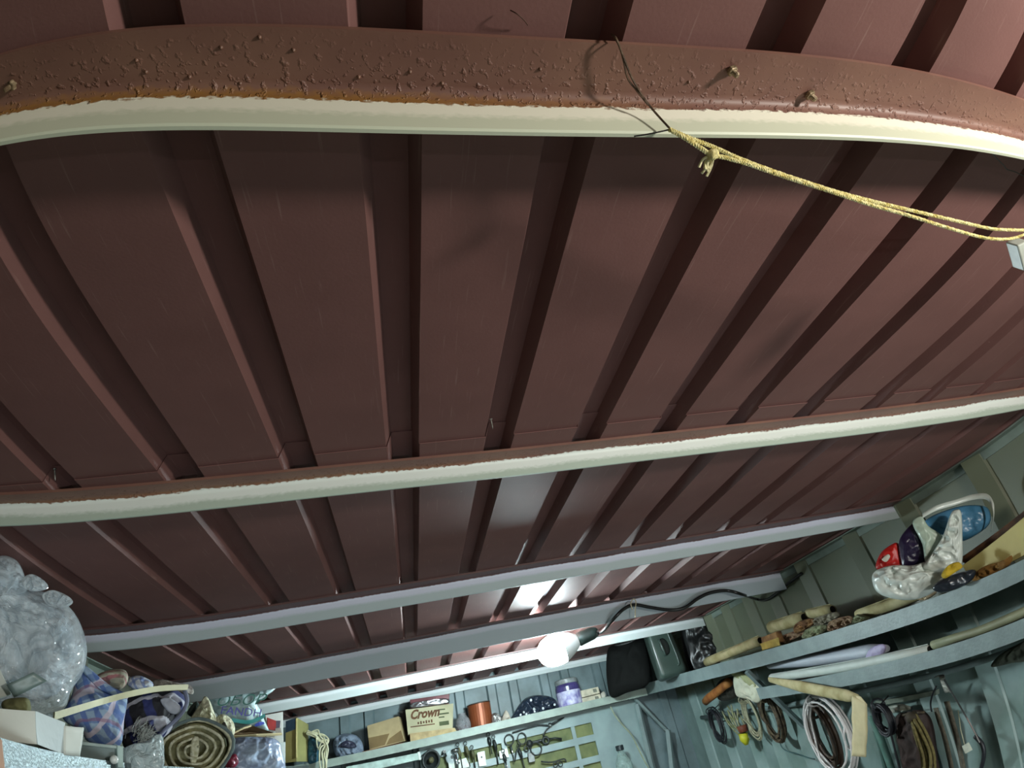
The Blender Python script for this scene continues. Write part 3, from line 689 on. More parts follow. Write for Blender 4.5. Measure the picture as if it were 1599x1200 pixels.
obj('jar_body', lathe(B(), jq, [(0.09, 0), (0.098, 0.01), (0.098, 0.15), (0.088, 0.17)], (0,0,1), 28), mat('violet_jar', (74, 66, 120), 0.3), jr, False)
obj('label', lathe(B(), jq, [(0.0990, 0.022), (0.0995, 0.023), (0.0995, 0.118), (0.0990, 0.119)], (0,0,1), 28), mat('lilac_label', (206, 208, 228), 0.5, 0, 0.2, 22, rgb2=(120, 116, 180)), jr)
obj('lid', lathe(B(), jq, [(0.088, 0.170), (0.092, 0.175), (0.092, 0.20), (0.08, 0.206)], (0,0,1), 28), mat('grey_lid', (138, 146, 146), 0.4), jr)
for i, (q, lb) in enumerate((([(1.3414, 4.9500, 1.9609), (1.4885, 4.9500, 1.9615), (1.4909, 4.9500, 1.9156), (1.3383, 4.9500, 1.9121)], 'cream slab box, upper one of the two right of the labelled jar'),
            ([(1.3344, 4.9400, 1.9072), (1.4866, 4.9400, 1.9107), (1.4902, 4.9400, 1.8518), (1.3290, 4.9400, 1.8507)], 'cream slab box, lower one of the two right of the labelled jar'))):
    t = tag(root('slab_box'), lb, 'box', 'cream slab boxes')
    obj('box_body', hexa(B(), q, (0.0, 0.12, 0), 0.003), mat('cream_box', (206, 200, 176), 0.6), t)
    e0, e1 = Vector(q[1]), Vector(q[2])
    obj('end_print', hexa(B(), [e0.lerp(e1, .2)+Vector((-0.05, -0.001, 0.0)), e0.lerp(e1, .2)+Vector((-0.02, -0.001, 0)), e0.lerp(e1, .7)+Vector((-0.02, -0.001, 0)), e0.lerp(e1, .7)+Vector((-0.05, -0.001, 0))], (0, 0.001, 0)), mat('grey_print', (120, 124, 110), 0.6), t)
for q, lb in (([(1.4797, 4.9000, 1.9073), (1.5105, 4.9000, 1.9196), (1.5180, 4.9000, 1.8914), (1.4986, 4.9000, 1.8637), (1.4795, 4.9000, 1.8717)], 'small white plastic clip hanging past the cream slab boxes'),
              ([(1.5733, 4.9000, 1.8947), (1.5949, 4.9000, 1.8773), (1.6172, 4.9000, 1.8957), (1.6052, 4.9000, 1.8754), (1.5816, 4.9000, 1.8529), (1.5703, 4.9000, 1.8684)], 'small white heart-shaped clip by the dark corner of the back shelf'),
              ([(1.6463, 4.9000, 1.9176), (1.6846, 4.9000, 1.9335), (1.7046, 4.9000, 1.9436), (1.6870, 4.9000, 1.9239), (1.6553, 4.9000, 1.9115)], 'small cream scrap at the dark corner above the back shelf end')):
    tag(obj('clip', pillow(B(), q, 0.012, 0.002, 30, 0.6, 3, 4), mat('white_clip', (206, 204, 190), 0.5), None, True), lb, 'clip')

# ------------------------------------------------------------------ back wall: slotted panel with tools
M_AQUA = mat('aqua_panel_paint', (142, 164, 164), 0.45, 0, 0.1, 6, 0.06, 50)
pn = tag(root('slotted_panel'), 'pale aqua slotted steel panel under the back shelf, tools hooked on it', 'panel')
YP = 5.03
xl, xr = 0.05, 1.80
def bar(x0, x1, z0, z1): return box(B(), ((x0+x1)/2, YP+0.006, (z0+z1)/2), (x1-x0, 0.012, z1-z0))
slots = [(1.660, 1.740), (1.522, 1.615), (1.375, 1.480), (1.23, 1.335)]
edges_ = [1.83] + [e for s_ in slots for e in (s_[1], s_[0])] + [1.05]
for k in range(0, len(edges_), 2):
    obj('cross_bar', bar(xl, xr, edges_[k+1], edges_[k]), M_AQUA, pn)
for zb, zt in slots:
    obj('side_bar', bar(1.385, xr, zb, zt), M_AQUA, pn)
    obj('side_bar', bar(xl, 0.12, zb, zt), M_AQUA, pn)
    obj('divider', bar(1.215, 1.245, zb, zt), M_AQUA, pn)
    obj('divider', bar(0.66, 0.70, zb, zt), M_AQUA, pn)
obj('backing', box(B(), ((xl+xr)/2, YP+0.03, 1.42), (xr-xl, 0.004, 0.8)), mat('olive_backing', (116, 124, 78), 0.7, 0, 0.15, 8, rgb2=(84, 96, 60)), pn)
tk = tag(root('cable_trunking'), 'long pale aqua box section under the back shelf at the left of the tools', 'trunking')
obj('trunking_body', hexa(B(), [(-0.4693, 4.9500, 1.8053), (0.0410, 4.9500, 1.7966), (0.0453, 4.9500, 1.7517), (-0.4681, 4.9500, 1.7493)], (0, 0.06, 0), 0.004), mat('pale_aqua_plastic', (186, 212, 204), 0.4), tk)
obj('end_cap', hexa(B(), [(0.0369, 4.9450, 1.8013), (0.0554, 4.9450, 1.8017), (0.0588, 4.9450, 1.7489), (0.0403, 4.9450, 1.7485)], (0, 0.07, 0), 0.002), mat('white_cap', (220, 232, 226), 0.4), tk)
YT = 5.005
M_IRON = mat('dark_iron', (58, 64, 64), 0.45, 0.6, 0.2, 40, 0.15, 90)
M_CHROME = mat('chrome', (190, 200, 204), 0.15, 0.95, 0.05)
M_OLIVE = mat('olive_grip', (84, 84, 56), 0.6)
def ring(c, r, w, bm=None, sq=1.0, tilt=0.25, n=22):
    bm = bm or B(); c = Vector(c)
    return tube(bm, [c+Vector((r*math.cos(a), -0.004, r*sq*math.sin(a)+r*math.cos(a)*tilt*0)) for a in [2*math.pi*k/n for k in range(n)]], w, 6, True)
def tool(name, label, cat_): return tag(root(name), label, cat_)
t = tool('scissors', 'scissors with two round handle rings hooked at the top of the slotted panel', 'scissors')
obj('handle_ring', ring((0.7195, 5.0050, 1.7491), 0.035, 0.005), M_IRON, t, True)
obj('handle_ring', ring((0.8176, 5.0050, 1.7385), 0.033, 0.005, None, 1.1), M_IRON, t, True)
obj('blade', tube(B(), [(0.7235, 5.0050, 1.7192), (0.7306, 5.0050, 1.6558), (0.7304, 5.0050, 1.6067)], [0.006, 0.007, 0.003], 6), M_CHROME, t, True)
obj('blade', tube(B(), [(0.8011, 5.0050, 1.7082), (0.7560, 5.0050, 1.6591), (0.7351, 5.0050, 1.6058)], [0.006, 0.007, 0.003], 6), M_IRON, t, True)
t = tool('snips', 'black round-handled snips right of the scissors on the slotted panel', 'snips')
obj('handle_ring', ring((0.9097, 5.0050, 1.6538), 0.042, 0.006), M_IRON, t, True)
obj('pivot', lathe(B(), (0.8686, 5.0050, 1.6951), [(0.022, -0.01), (0.026, 0), (0.022, 0.012)], (0,-1,0), 14), M_IRON, t, True)
obj('blade', tube(B(), cat([(0.8801, 5.0050, 1.7012), (0.9352, 5.0050, 1.6989), (0.9965, 5.0050, 1.6996)], 4), [0.009]*8+[0.006], 6), M_IRON, t, True)
t = tool('ring_spanner', 'ring spanner lying flat on the slotted panel, its eye beside the snips', 'spanner')
obj('ring', ring((0.9945, 5.0050, 1.6916), 0.022, 0.008), M_IRON, t, True)
obj('shank', tube(B(), [(1.0209, 5.0050, 1.6949), (1.0719, 5.0050, 1.6935), (1.1189, 5.0050, 1.6759)], [0.007, 0.006, 0.009], 6), M_IRON, t, True)
t = tool('pliers', 'long-nosed pliers propped along the upper bar of the slotted panel', 'pliers')
obj('jaw', tube(B(), [(1.0635, 5.0050, 1.7846), (1.1134, 5.0050, 1.7967), (1.1749, 5.0050, 1.8112)], [0.010, 0.007, 0.003], 6), M_IRON, t, True)
obj('joint', lathe(B(), (1.0526, 5.0050, 1.7824), [(0.014, -0.008), (0.017, 0), (0.014, 0.01)], (0,-1,0), 12), M_CHROME, t, True)
obj('grip', tube(B(), cat([(1.0466, 5.0050, 1.7793), (0.9685, 5.0050, 1.7984), (0.8812, 5.0050, 1.7980), (0.7526, 5.0050, 1.7889)], 4), 0.006, 6), M_IRON, t, True)
obj('grip', tube(B(), cat([(1.0446, 5.0050, 1.7711), (1.0091, 5.0050, 1.7522), (0.9817, 5.0050, 1.7236)], 4), 0.006, 6), M_IRON, t, True)
t = tool('socket_bar', 'bright chrome bar standing upright among the hung tools', 'bar')
obj('shaft', tube(B(), [(0.3035, 4.9900, 1.7472), (0.3094, 4.9900, 1.6893), (0.3093, 4.9900, 1.6251)], 0.012, 10), M_CHROME, t, True)
obj('head', tube(B(), [(0.2858, 4.9850, 1.7585), (0.3339, 4.9850, 1.7614)], 0.014, 10), M_CHROME, t, True)
t = tool('hole_saw', 'dark round hole saw hanging left of the pale disc', 'saw')
hc = Vector((0.1272, 4.9900, 1.7331))
obj('cup', lathe(B(), hc, [(0.055, 0.0), (0.066, 0.01), (0.066, 0.05), (0.055, 0.055), (0.05, 0.02)], (0,-1,0), 22), M_IRON, t, True)
obj('arbor', lathe(B(), hc, [(0.02, 0), (0.02, 0.06), (0.006, 0.07)], (0,-1,0), 12), M_OLIVE, t, True)
obj('arm', tube(B(), cat([(0.0497, 4.9850, 1.7480), (0.0852, 4.9850, 1.7733), (0.1287, 4.9850, 1.7851), (0.1721, 4.9850, 1.7564)], 4), 0.008, 6), M_CHROME, t, True)
t = tool('grinding_disc', 'pale round grinding disc between the hole saw and olive tassels', 'disc')
obj('disc', lathe(B(), (0.2825, 5.0150, 1.7238), [(0.045, 0), (0.047, 0.003), (0.047, 0.008), (0.04, 0.010)], (0,-1,0), 22), mat('pale_disc', (166, 184, 186), 0.5), t)
obj('hub', lathe(B(), (0.2819, 5.0040, 1.7235), [(0.012, 0), (0.010, 0.004)], (0,-1,0), 10), M_IRON, t)
for q, lb in (([(0.2094, 5.0000, 1.7497), (0.2310, 5.0000, 1.7699), (0.2407, 5.0000, 1.7355)], 'small dark clamp beside the pale grinding disc'),):
    t = tool('clamp', lb, 'clamp')
    obj('screw_rod', tube(B(), q, 0.007, 6), M_IRON, t, True); obj('pad', lathe(B(), q[1], [(0.012, -0.006), (0.012, 0.006)], (0,-1,0), 10), M_CHROME, t)
for k, (a, c, e, mm, lb) in enumerate((((0.3323, 5.0050, 1.7749), (0.3427, 5.0050, 1.7157), (0.3459, 5.0050, 1.6423), M_OLIVE, 'olive handled chisel, left of the three olive tools'),
        ((0.3897, 5.0050, 1.7719), (0.3997, 5.0050, 1.7126), (0.4025, 5.0050, 1.6392), M_OLIVE, 'olive handled file, middle of the three olive tools'),
        ((0.4328, 5.0050, 1.7388), (0.4392, 5.0050, 1.6886), (0.4382, 5.0050, 1.6241), M_OLIVE, 'olive handled scraper, right of the three olive tools'),
        ((0.6046, 5.0050, 1.7714), (0.6119, 5.0050, 1.7038), (0.6091, 5.0050, 1.6104), M_IRON, 'dark screwdriver hanging right of the grey plate'),
        ((0.6594, 5.0050, 1.6698), (0.6691, 5.0050, 1.6189), (0.6709, 5.0050, 1.5536), M_IRON, 'dark screwdriver hanging below the scissors'),
        ((0.7800, 5.0050, 1.6791), (0.7922, 5.0050, 1.6191), (0.7991, 5.0050, 1.5361), M_IRON, 'dark punch hanging between scissors and snips'),
        ((0.5693, 5.0050, 1.7949), (0.5750, 5.0050, 1.7440), (0.5744, 5.0050, 1.6865), M_IRON, 'short dark bradawl left of the pale square plate'))):
    t = tool('hand_tool', lb, 'tool')
    obj('handle', tube(B(), [a, Vector(a).lerp(Vector(c), .5), c], [0.010, 0.014, 0.009], 8), mm, t, True)
    obj('shaft', tube(B(), [c, e], 0.005, 6), M_CHROME if k in (1, 4) else M_IRON, t, True)
    obj('hang_loop', ring(Vector(a)+Vector((0, 0, 0.018)), 0.012, 0.003, None, 1, 0, 12), M_IRON, t, True)
for q, lb in (([(0.6293, 5.0050, 1.6922), (0.6949, 5.0050, 1.6999), (0.6982, 5.0050, 1.6417), (0.6298, 5.0050, 1.6429)], 'pale square metal plate hung below the scissors'),
              ([(0.2493, 5.0050, 1.6935), (0.3833, 5.0050, 1.6996), (0.4025, 5.0050, 1.6392), (0.2508, 5.0050, 1.6369)], 'wide grey plate with two dark holes at the bottom edge, left of the chrome bar'),
              ([(0.4677, 5.0050, 1.7156), (0.5261, 5.0050, 1.7165), (0.5243, 5.0050, 1.6232), (0.4673, 5.0050, 1.6264)], 'narrow pale aqua plate behind the chrome bar')):
    t = tool('metal_plate', lb, 'plate')
    obj('plate_body', hexa(B(), q, (0, 0.008, 0), 0.001), mat('pale_plate', (168, 178, 170), 0.4, 0.3), t)
    m_ = (Vector(q[0])+Vector(q[2]))/2
    obj('hole', lathe(B(), m_+Vector((0, -0.0005, 0.012)), [(0.007, 0), (0.007, 0.001)], (0,-1,0), 10), M_BLK, t)
t = tool('padlock', 'round-shackled dark padlock right below the scissors', 'padlock')
obj('shackle', ring((0.8375, 5.0050, 1.6679), 0.016, 0.005), M_IRON, t, True)
obj('lock_body', hexa(B(), [(0.8411, 5.0050, 1.6382), (0.8907, 5.0050, 1.6367), (0.8869, 5.0050, 1.5757), (0.8376, 5.0050, 1.5773)], (0, 0.02, 0), 0.003), mat('grey_lock', (110, 116, 116), 0.35, 0.7), t)
t = tool('hook_hanger', 'dark wire hook rail with hooks at the lower end of the slotted panel', 'hook')
obj('wire', tube(B(), cat([(0.9298, 5.0050, 1.5672), (1.0102, 5.0050, 1.5471), (1.1018, 5.0050, 1.5495), (1.1170, 5.0050, 1.5299)], 4), 0.006, 6), M_IRON, t, True)
for a in ((1.0304, 5.0050, 1.5472), (1.0698, 5.0050, 1.5435)):
    obj('hook', ring(Vector(a)+Vector((0,0,-0.02)), 0.016, 0.004, None, 1, 0, 12), M_IRON, t, True)
bt = tag(root('bottle'), 'clear plastic bottle with a dark cap in front of the slotted panel', 'bottle')
b0 = Vector((1.5012, 4.8400, 1.5463))
obj('bottle_body', lathe(B(), b0+Vector((0, 0, -0.33)), [(0.055, 0), (0.062, 0.01), (0.062, 0.20), (0.055, 0.235), (0.032, 0.275), (0.022, 0.29), (0.022, 0.305)], (0,0,1), 24), film('bottle_plastic', (178, 206, 200), 0.5, 0.08, 0.1), bt, True)
obj('cap', lathe(B(), b0+Vector((0, 0, -0.028)), [(0.028, 0), (0.03, 0.004), (0.03, 0.030), (0.026, 0.034)], (0,0,1), 18), mat('dark_cap', (34, 44, 48), 0.4), bt)
wb = tag(root('workbench'), 'plain wooden bench against the back wall under the slotted panel', 'bench')
zt_ = b0.z-0.33
obj('bench_top', box(B(), (0.9, 4.80, zt_-0.02), (1.9, 0.4, 0.038), None, 0.003), mat('bench_wood', (120, 96, 66), 0.7), wb)
for x_ in (0.02, 1.78):
    for y_ in (4.65, 4.95): obj('leg', box(B(), (x_, y_, (zt_-0.04)/2), (0.06, 0.06, zt_-0.04)), MATS['bench_wood'], wb)
tag(obj('plastic_strip', tube(B(), cat([(1.5174, 4.8600, 1.8077), (1.5416, 4.8600, 1.7338), (1.5853, 4.8600, 1.6571), (1.6238, 4.8600, 1.5987), (1.6418, 4.8600, 1.5278), (1.6685, 4.8600, 1.4223), (1.7043, 4.8600, 1.3152)], 5), 0.0055, 6), mat('pale_strip', (158, 168, 142), 0.5), None, True),
    'thin pale strip hanging from the right end of the back shelf', 'strip')
for q0, q1, lb in (((1.7784, 4.9800, 1.7894), (1.7573, 4.9800, 1.3399), 'grey upright post in the dark corner, right of the hanging pale strip'), ((1.9749, 5.0000, 1.5745), (1.9142, 5.0000, 1.3069), 'slim green-grey upright below the far bracket')):
    tag(obj('upright_post', tube(B(), [q0, q1], 0.022, 4), M_RAIL), lb, 'post')

# ------------------------------------------------------------------ right wall: things on the upper shelf
jc_ = tag(root('jerrycan'), 'dark green-grey plastic jerrycan standing at the far end of the upper right shelf', 'jerrycan')
M_JERRY = mat('jerrycan_plastic', (62, 78, 72), 0.32, 0, 0.1, 8, 0.05, 60)
jf = [(1.6953, 4.1500, 2.2219), (1.8783, 4.1500, 2.2358), (1.9141, 4.1500, 1.8747), (1.7036, 4.1500, 1.8602)]
obj('can_body', hexa(B(), jf, (0.05, 0.22, 0.0), 0.035, 5), M_JERRY, jc_, True)
g = [Vector(p) for p in jf]
def onf(u, v, d=0.0): return (g[0]*(1-u)+g[1]*u)*(1-v)+(g[3]*(1-u)+g[2]*u)*v+Vector((0, -d, 0))
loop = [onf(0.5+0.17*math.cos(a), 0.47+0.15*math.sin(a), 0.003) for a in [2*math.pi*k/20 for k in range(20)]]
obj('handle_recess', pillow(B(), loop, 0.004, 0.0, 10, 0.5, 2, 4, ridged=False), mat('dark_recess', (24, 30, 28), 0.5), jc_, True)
obj('handle', tube(B(), [onf(0.36, 0.33, 0.008), onf(0.36, 0.42, 0.016), onf(0.38, 0.53, 0.016), onf(0.40, 0.63, 0.008)], 0.008, 8), M_JERRY, jc_, True)
obj('moulded_rib', tube(B(), cat([onf(0.74, 0.16, 0.002), onf(0.80, 0.22, 0.004), onf(0.80, 0.75, 0.004), onf(0.72, 0.84, 0.002)], 4), 0.006, 6), M_JERRY, jc_, True)
obj('cap', lathe(B(), onf(0.36, 0.17, 0.0), [(0.018, -0.004), (0.018, 0.014), (0.014, 0.017)], (0, -1, 0), 14), M_BLK, jc_, True)
bb = tag(root('black_lump'), 'black lumpy shape against the wall just right of the jerrycan', 'sack')  # black lump filling the dark area beside the jerrycan
obj('lumpy_body', pillow(B(), [(2.0368, 4.2808, 2.2122), (2.1474, 4.2215, 2.2448), (2.2584, 4.1658, 2.2275), (2.2395, 4.1262, 2.0877), (2.2025, 4.1402, 1.9128), (2.1136, 4.1887, 1.8780), (1.9812, 4.2748, 1.8813)], 0.06, 0.02, 12, 0.3, 7, 10, 2), M_BLK, bb, True)
obj('narrow_top', tube(B(), [(2.1505, 4.1982, 2.2388), (2.1720, 4.1825, 2.2683), (2.1717, 4.1893, 2.2977)], [0.02, 0.012, 0.018], 8), M_BLK, bb, True)
bc2 = tag(root('corner_shade'), 'near-black lump standing in for the corner shade between the bulb and the jerrycan', 'sack')  # shade of the back corner built as a near-black lump
obj('lumpy_body', pillow(B(), [(1.5727, 4.7667, 2.1550), (1.6753, 4.7230, 2.2239), (1.8313, 4.6107, 2.2230), (1.8335, 4.5722, 2.0854), (1.7688, 4.5603, 1.8915), (1.6189, 4.6704, 1.8635), (1.5045, 4.7602, 1.8776)], 0.08, 0.010, 9, 0.3, 7, 10, 4), mat('green_black', (15, 17, 16), 0.85, spec=0.2), bc2, True)
obj('upper_fold', pillow(B(), [(1.6064, 4.6549, 2.1944), (1.6926, 4.6104, 2.2180), (1.7710, 4.5704, 2.2156), (1.7492, 4.5723, 2.1824), (1.6528, 4.6202, 2.1708)], 0.01, 0.006, 30, 0.4, 4, 5, 2), M_BLK, bc2, True)

M_PAPER = mat('cream_paper', (190, 180, 138), 0.8, 0, 0.15, 14, 0.1, 60, rgb2=(158, 146, 100))
M_PAPERB = mat('stained_paper', (150, 112, 70), 0.85, 0, 0.2, 22, 0.2, 60, rgb2=(88, 56, 36))
M_PAPERG = mat('green_paper', (142, 150, 116), 0.85, 0, 0.2, 30, 0.2, 60, rgb2=(104, 104, 76))
M_PAPERP = mat('patterned_paper', (158, 132, 104), 0.85, 0, 0.2, 40, 0.2, 60, rgb2=(104, 72, 54))
M_HOLE = mat('dark_inside', (22, 18, 14), 0.9)
def paper_roll(name, label, a, c, r, m, hollow=True, group=None, cat_='roll'):
    t = tag(root(name), label, cat_, group)
    a, c = Vector(a), Vector(c); d = (c-a).normalized()
    n_ = 5
    obj('roll_body', tube(B(), [a.lerp(c, i/n_)+Vector((0,0,0.002*math.sin(i*2.1))) for i in range(n_+1)], [r*(0.94+0.06*math.cos(i*1.7)) for i in range(n_+1)], 14), m, t, True)
    if hollow:
        obj('roll_end', lathe(B(), c, [(r*0.62, -0.001), (r*0.62, 0.0025), (r*0.5, 0.003)], d, 14), M_HOLE, t)
        obj('rolled_edge', tube(B(), [a+Vector((0,0,r*0.97)), c+Vector((0,0,r*0.97))], r*0.09, 5), m, t)
    return t
paper_roll('paper_roll', 'tapering cream paper roll on the upper right shelf, next to the black lump', (1.9300, 3.8724, 1.8882), (1.9300, 3.1662, 1.8848), 0.026, M_PAPER)
paper_roll('paper_roll', 'cream paper tube resting on torn wallpaper, left one of the upper pair', (1.9500, 3.0412, 1.9223), (1.9500, 2.7366, 1.9049), 0.030, M_PAPER)
paper_roll('paper_roll', 'short cream paper tube with a dark open end, right one of the upper pair', (1.9800, 2.7340, 1.9146), (1.9800, 2.5512, 1.8939), 0.024, M_PAPER)
paper_roll('paper_roll', 'long mottled paper roll on the upper right shelf, running under the white carrier bag', (1.9300, 2.3408, 1.8216), (1.9300, 1.9221, 1.8080), 0.024, M_PAPER)
bx = tag(root('stained_carton'), 'small rust-stained yellow-brown carton between two cream paper rolls', 'carton')
obj('carton_body', hexa(B(), [(1.8800, 3.0658, 1.8901), (1.8800, 2.9132, 1.8877), (1.8800, 2.9255, 1.8369), (1.8800, 3.0982, 1.8379)], (0.035, 0, 0), 0.004), M_PAPERB, bx)
obj('torn_flap', quad_sheet(B(), (1.8740, 3.0926, 1.8638), (1.8740, 2.8977, 1.8573), (1.8740, 2.9091, 1.8224), (1.8740, 3.0932, 1.8316), 0.002, 5, 4, 0.006, 30), mat('yellow_card', (176, 150, 70), 0.8, 0, 0.2, 20), bx)
for i, (q, m_, lb) in enumerate((
        ([(1.9400, 3.0021, 1.8412), (1.9400, 2.9463, 1.8683), (1.9400, 2.7836, 1.8589), (1.9400, 2.7674, 1.8371), (1.9400, 2.8799, 1.8296), (1.9400, 2.9838, 1.8249)], M_PAPERP, 'grey-brown crumpled wallpaper scrap beside the stained carton'),
        ([(1.9200, 2.8144, 1.8691), (1.9200, 2.7579, 1.8935), (1.9200, 2.6409, 1.8847), (1.9200, 2.6395, 1.8606), (1.9200, 2.7260, 1.8500), (1.9200, 2.8077, 1.8492)], M_PAPERB, 'dark rust-red torn wallpaper piece under the cream tubes'),
        ([(1.9000, 2.7521, 1.8231), (1.9000, 2.6745, 1.8483), (1.9000, 2.5371, 1.8350), (1.9000, 2.5570, 1.8108), (1.9000, 2.6760, 1.8073)], M_PAPERG, 'greenish floral wallpaper strip at the shelf edge'),
        ([(1.9300, 2.6674, 1.8711), (1.9300, 2.6208, 1.8812), (1.9300, 2.4741, 1.8718), (1.9300, 2.4574, 1.8505), (1.9300, 2.5349, 1.8405), (1.9300, 2.6344, 1.8458)], mat('grey_floral_paper', (150, 144, 124), 0.85, 0, 0.2, 45, 0.2, 60, rgb2=(100, 92, 76)), 'pale grey floral wallpaper scrap below the dark open tube end'),
        ([(1.9000, 2.5445, 1.8138), (1.9000, 2.4915, 1.8415), (1.9000, 2.3645, 1.8332), (1.9000, 2.3487, 1.8074), (1.9000, 2.4098, 1.8000), (1.9000, 2.5144, 1.8014)], M_PAPERP, 'pinkish patterned wallpaper lump at the middle of the upper right shelf'),
        ([(1.8900, 2.3400, 1.8018), (1.8900, 2.3034, 1.8252), (1.8900, 2.2453, 1.7999), (1.8900, 2.2701, 1.7901)], M_PAPERG, 'small greenish torn scrap left of the long mottled roll'),
        ([(1.8650, 1.9347, 1.8007), (1.8650, 1.9026, 1.8154), (1.8650, 1.8433, 1.8110), (1.8650, 1.8106, 1.7907), (1.8650, 1.8548, 1.7760), (1.8650, 1.9087, 1.7781)], mat('pink_cream_paper', (206, 184, 150), 0.8, 0, 0.15, 20), 'pinkish cream crumpled paper twist right under the white carrier bag'))):
    tag(obj('wallpaper_scrap', pillow(B(), q, 0.016, 0.016, 52, 0.6, 7, 10, i+1), m_, None, True), lb, 'paper')

cb = tag(root('carrier_bag'), 'crumpled white carrier bag with twisted top and loop handle on the upper right shelf', 'bag')
M_WBAG = mat('white_bag_film', (214, 222, 214), 0.26, 0, 0.08, 14, 0.25, 22)
obj('bag_body', pillow(B(), [(1.7291, 1.9471, 1.8891), (1.7446, 1.9287, 1.9174), (1.7894, 1.8871, 1.9181), (1.8377, 1.8441, 1.8946), (1.8765, 1.8055, 1.8884), (1.9028, 1.7541, 1.8499), (1.8972, 1.7354, 1.8129), (1.8672, 1.7696, 1.7956), (1.8155, 1.8524, 1.7811), (1.7612, 1.9021, 1.8000), (1.7259, 1.9428, 1.8425)], 0.055, 0.022, 16, 0.7, 8, 14, 6), M_WBAG, cb, True)
obj('twisted_top', pillow(B(), [(1.8241, 1.7903, 1.8689), (1.8565, 1.7506, 1.9062), (1.8915, 1.7052, 1.9454), (1.9236, 1.6560, 2.0028), (1.9389, 1.6360, 2.0111), (1.9469, 1.6305, 1.9947), (1.9331, 1.6621, 1.9247), (1.9061, 1.7082, 1.8321), (1.8689, 1.7495, 1.8264)], 0.028, 0.016, 26, 0.5, 7, 12, 8), M_WBAG, cb, True)
obj('side_fold', pillow(B(), [(1.8738, 1.7802, 2.0291), (1.8979, 1.7509, 2.0435), (1.9065, 1.7517, 2.0017), (1.9273, 1.7404, 1.9481), (1.8843, 1.7797, 1.9069), (1.8604, 1.8093, 1.8782), (1.8780, 1.7926, 1.9526)], 0.015, 0.006, 20, 0.5, 6, 8, 2), mat('green_white_film', (172, 188, 170), 0.35, 0, 0.06, 10), cb, True)
def ribbon(pts, w, side, th=0.0015):
    P = cat(pts, 6); s = Vector(side).normalized()*w/2
    return sheet(B(), [[p-s, p, p+s] for p in P], th)
obj('loop_handle', ribbon([(1.9007, 1.7483, 2.0419), (1.9364, 1.7069, 2.0487), (1.9954, 1.6703, 2.0452), (2.0404, 1.6326, 2.0403), (2.0535, 1.5888, 2.0192), (2.0376, 1.5692, 1.9819), (2.0324, 1.5844, 1.9450), (2.0262, 1.6156, 1.9106)], 0.022, (0.5, -0.35, 0.8)), M_WBAG, cb, True)
for nm, lb, q, m_, th, cat_ in (
        ('blue_pack', 'light blue shiny packet poking out of the white carrier bag', [(1.9453, 1.7925, 2.0302), (1.9889, 1.7416, 2.0399), (2.0406, 1.6831, 2.0305), (2.0856, 1.6360, 1.9950), (2.0857, 1.6465, 1.9482), (2.0638, 1.6784, 1.9259), (2.0094, 1.7444, 1.9190), (1.9790, 1.7707, 1.9610), (1.9523, 1.7960, 1.9813)], mat('blue_packet', (92, 150, 190), 0.3, 0, 0.15, 9, 0.3, 30, rgb2=(40, 96, 124)), 0.03, 'packet'),
        ('red_pack', 'bright red crumpled packet left of the white carrier bag', [(1.7908, 1.9657, 1.9339), (1.8136, 1.9370, 1.9762), (1.8463, 1.9022, 1.9942), (1.8670, 1.8830, 1.9887), (1.8560, 1.9077, 1.9131), (1.8206, 1.9412, 1.9156)], mat('red_packet', (190, 34, 30), 0.4, 0, 0.12, 16, 0.2, 30), 0.02, 'packet'),
        ('navy_pack', 'dark navy packet wedged between the red packet and the white bag', [(1.8530, 1.8689, 1.9858), (1.8787, 1.8356, 2.0200), (1.9067, 1.8034, 2.0334), (1.9142, 1.8060, 1.9869), (1.9058, 1.8302, 1.9067), (1.8771, 1.8610, 1.8981), (1.8425, 1.8940, 1.9059)], mat('navy_packet', (36, 26, 56), 0.35, 0, 0.1, 10, 0.3, 30), 0.025, 'packet'),
        ('yellow_scrap', 'mustard yellow cloth scrap under the twisted bag top', [(1.7919, 1.7002, 1.8205), (1.8124, 1.6758, 1.8398), (1.8360, 1.6499, 1.8392), (1.8409, 1.6473, 1.8187), (1.8226, 1.6684, 1.8119), (1.7966, 1.6973, 1.8047)], mat('mustard_cloth', (190, 160, 30), 0.8, 0, 0.15, 30), 0.015, 'cloth'),
        ('black_pouch', 'glossy black pouch at the shelf edge below the carrier bag', [(1.7766, 1.7482, 1.7939), (1.8058, 1.7162, 1.8093), (1.8477, 1.6712, 1.8075), (1.8780, 1.6383, 1.7977), (1.8682, 1.6523, 1.7726), (1.8286, 1.6972, 1.7607), (1.7882, 1.7388, 1.7699)], mat('black_pouch', (38, 44, 52), 0.25, 0, 0.1, 9, 0.1, 40), 0.025, 'pouch')):
    tag(obj(nm, pillow(B(), q, th, 0.006, 20, 0.6, 7, 10, len(nm)), m_, None, True), lb, cat_)
obj('red_pack_mark', pillow(B(), [(1.7863, 1.9118, 1.9518), (1.8047, 1.8925, 1.9621), (1.8084, 1.8911, 1.9509), (1.7946, 1.9064, 1.9386)], 0.004, 0.001, 30, 0.4, 4, 4), mat('white_print', (210, 205, 190), 0.5), bpy.data.objects['red_pack'])
tag(obj('cream_plank', hexa(B(), [(1.9050, 1.7046, 1.8310), (1.9050, 1.1908, 1.8941), (1.9050, 1.2735, 1.7618), (1.9050, 1.6950, 1.7703)], (0.018, 0, 0), 0.002), mat('cream_plank_paint', (196, 184, 116), 0.6, 0, 0.1, 5, 0.08, 40, rgb2=(176, 160, 96)), None),
    'broad cream-yellow plank on edge at the near end of the upper right shelf', 'plank')
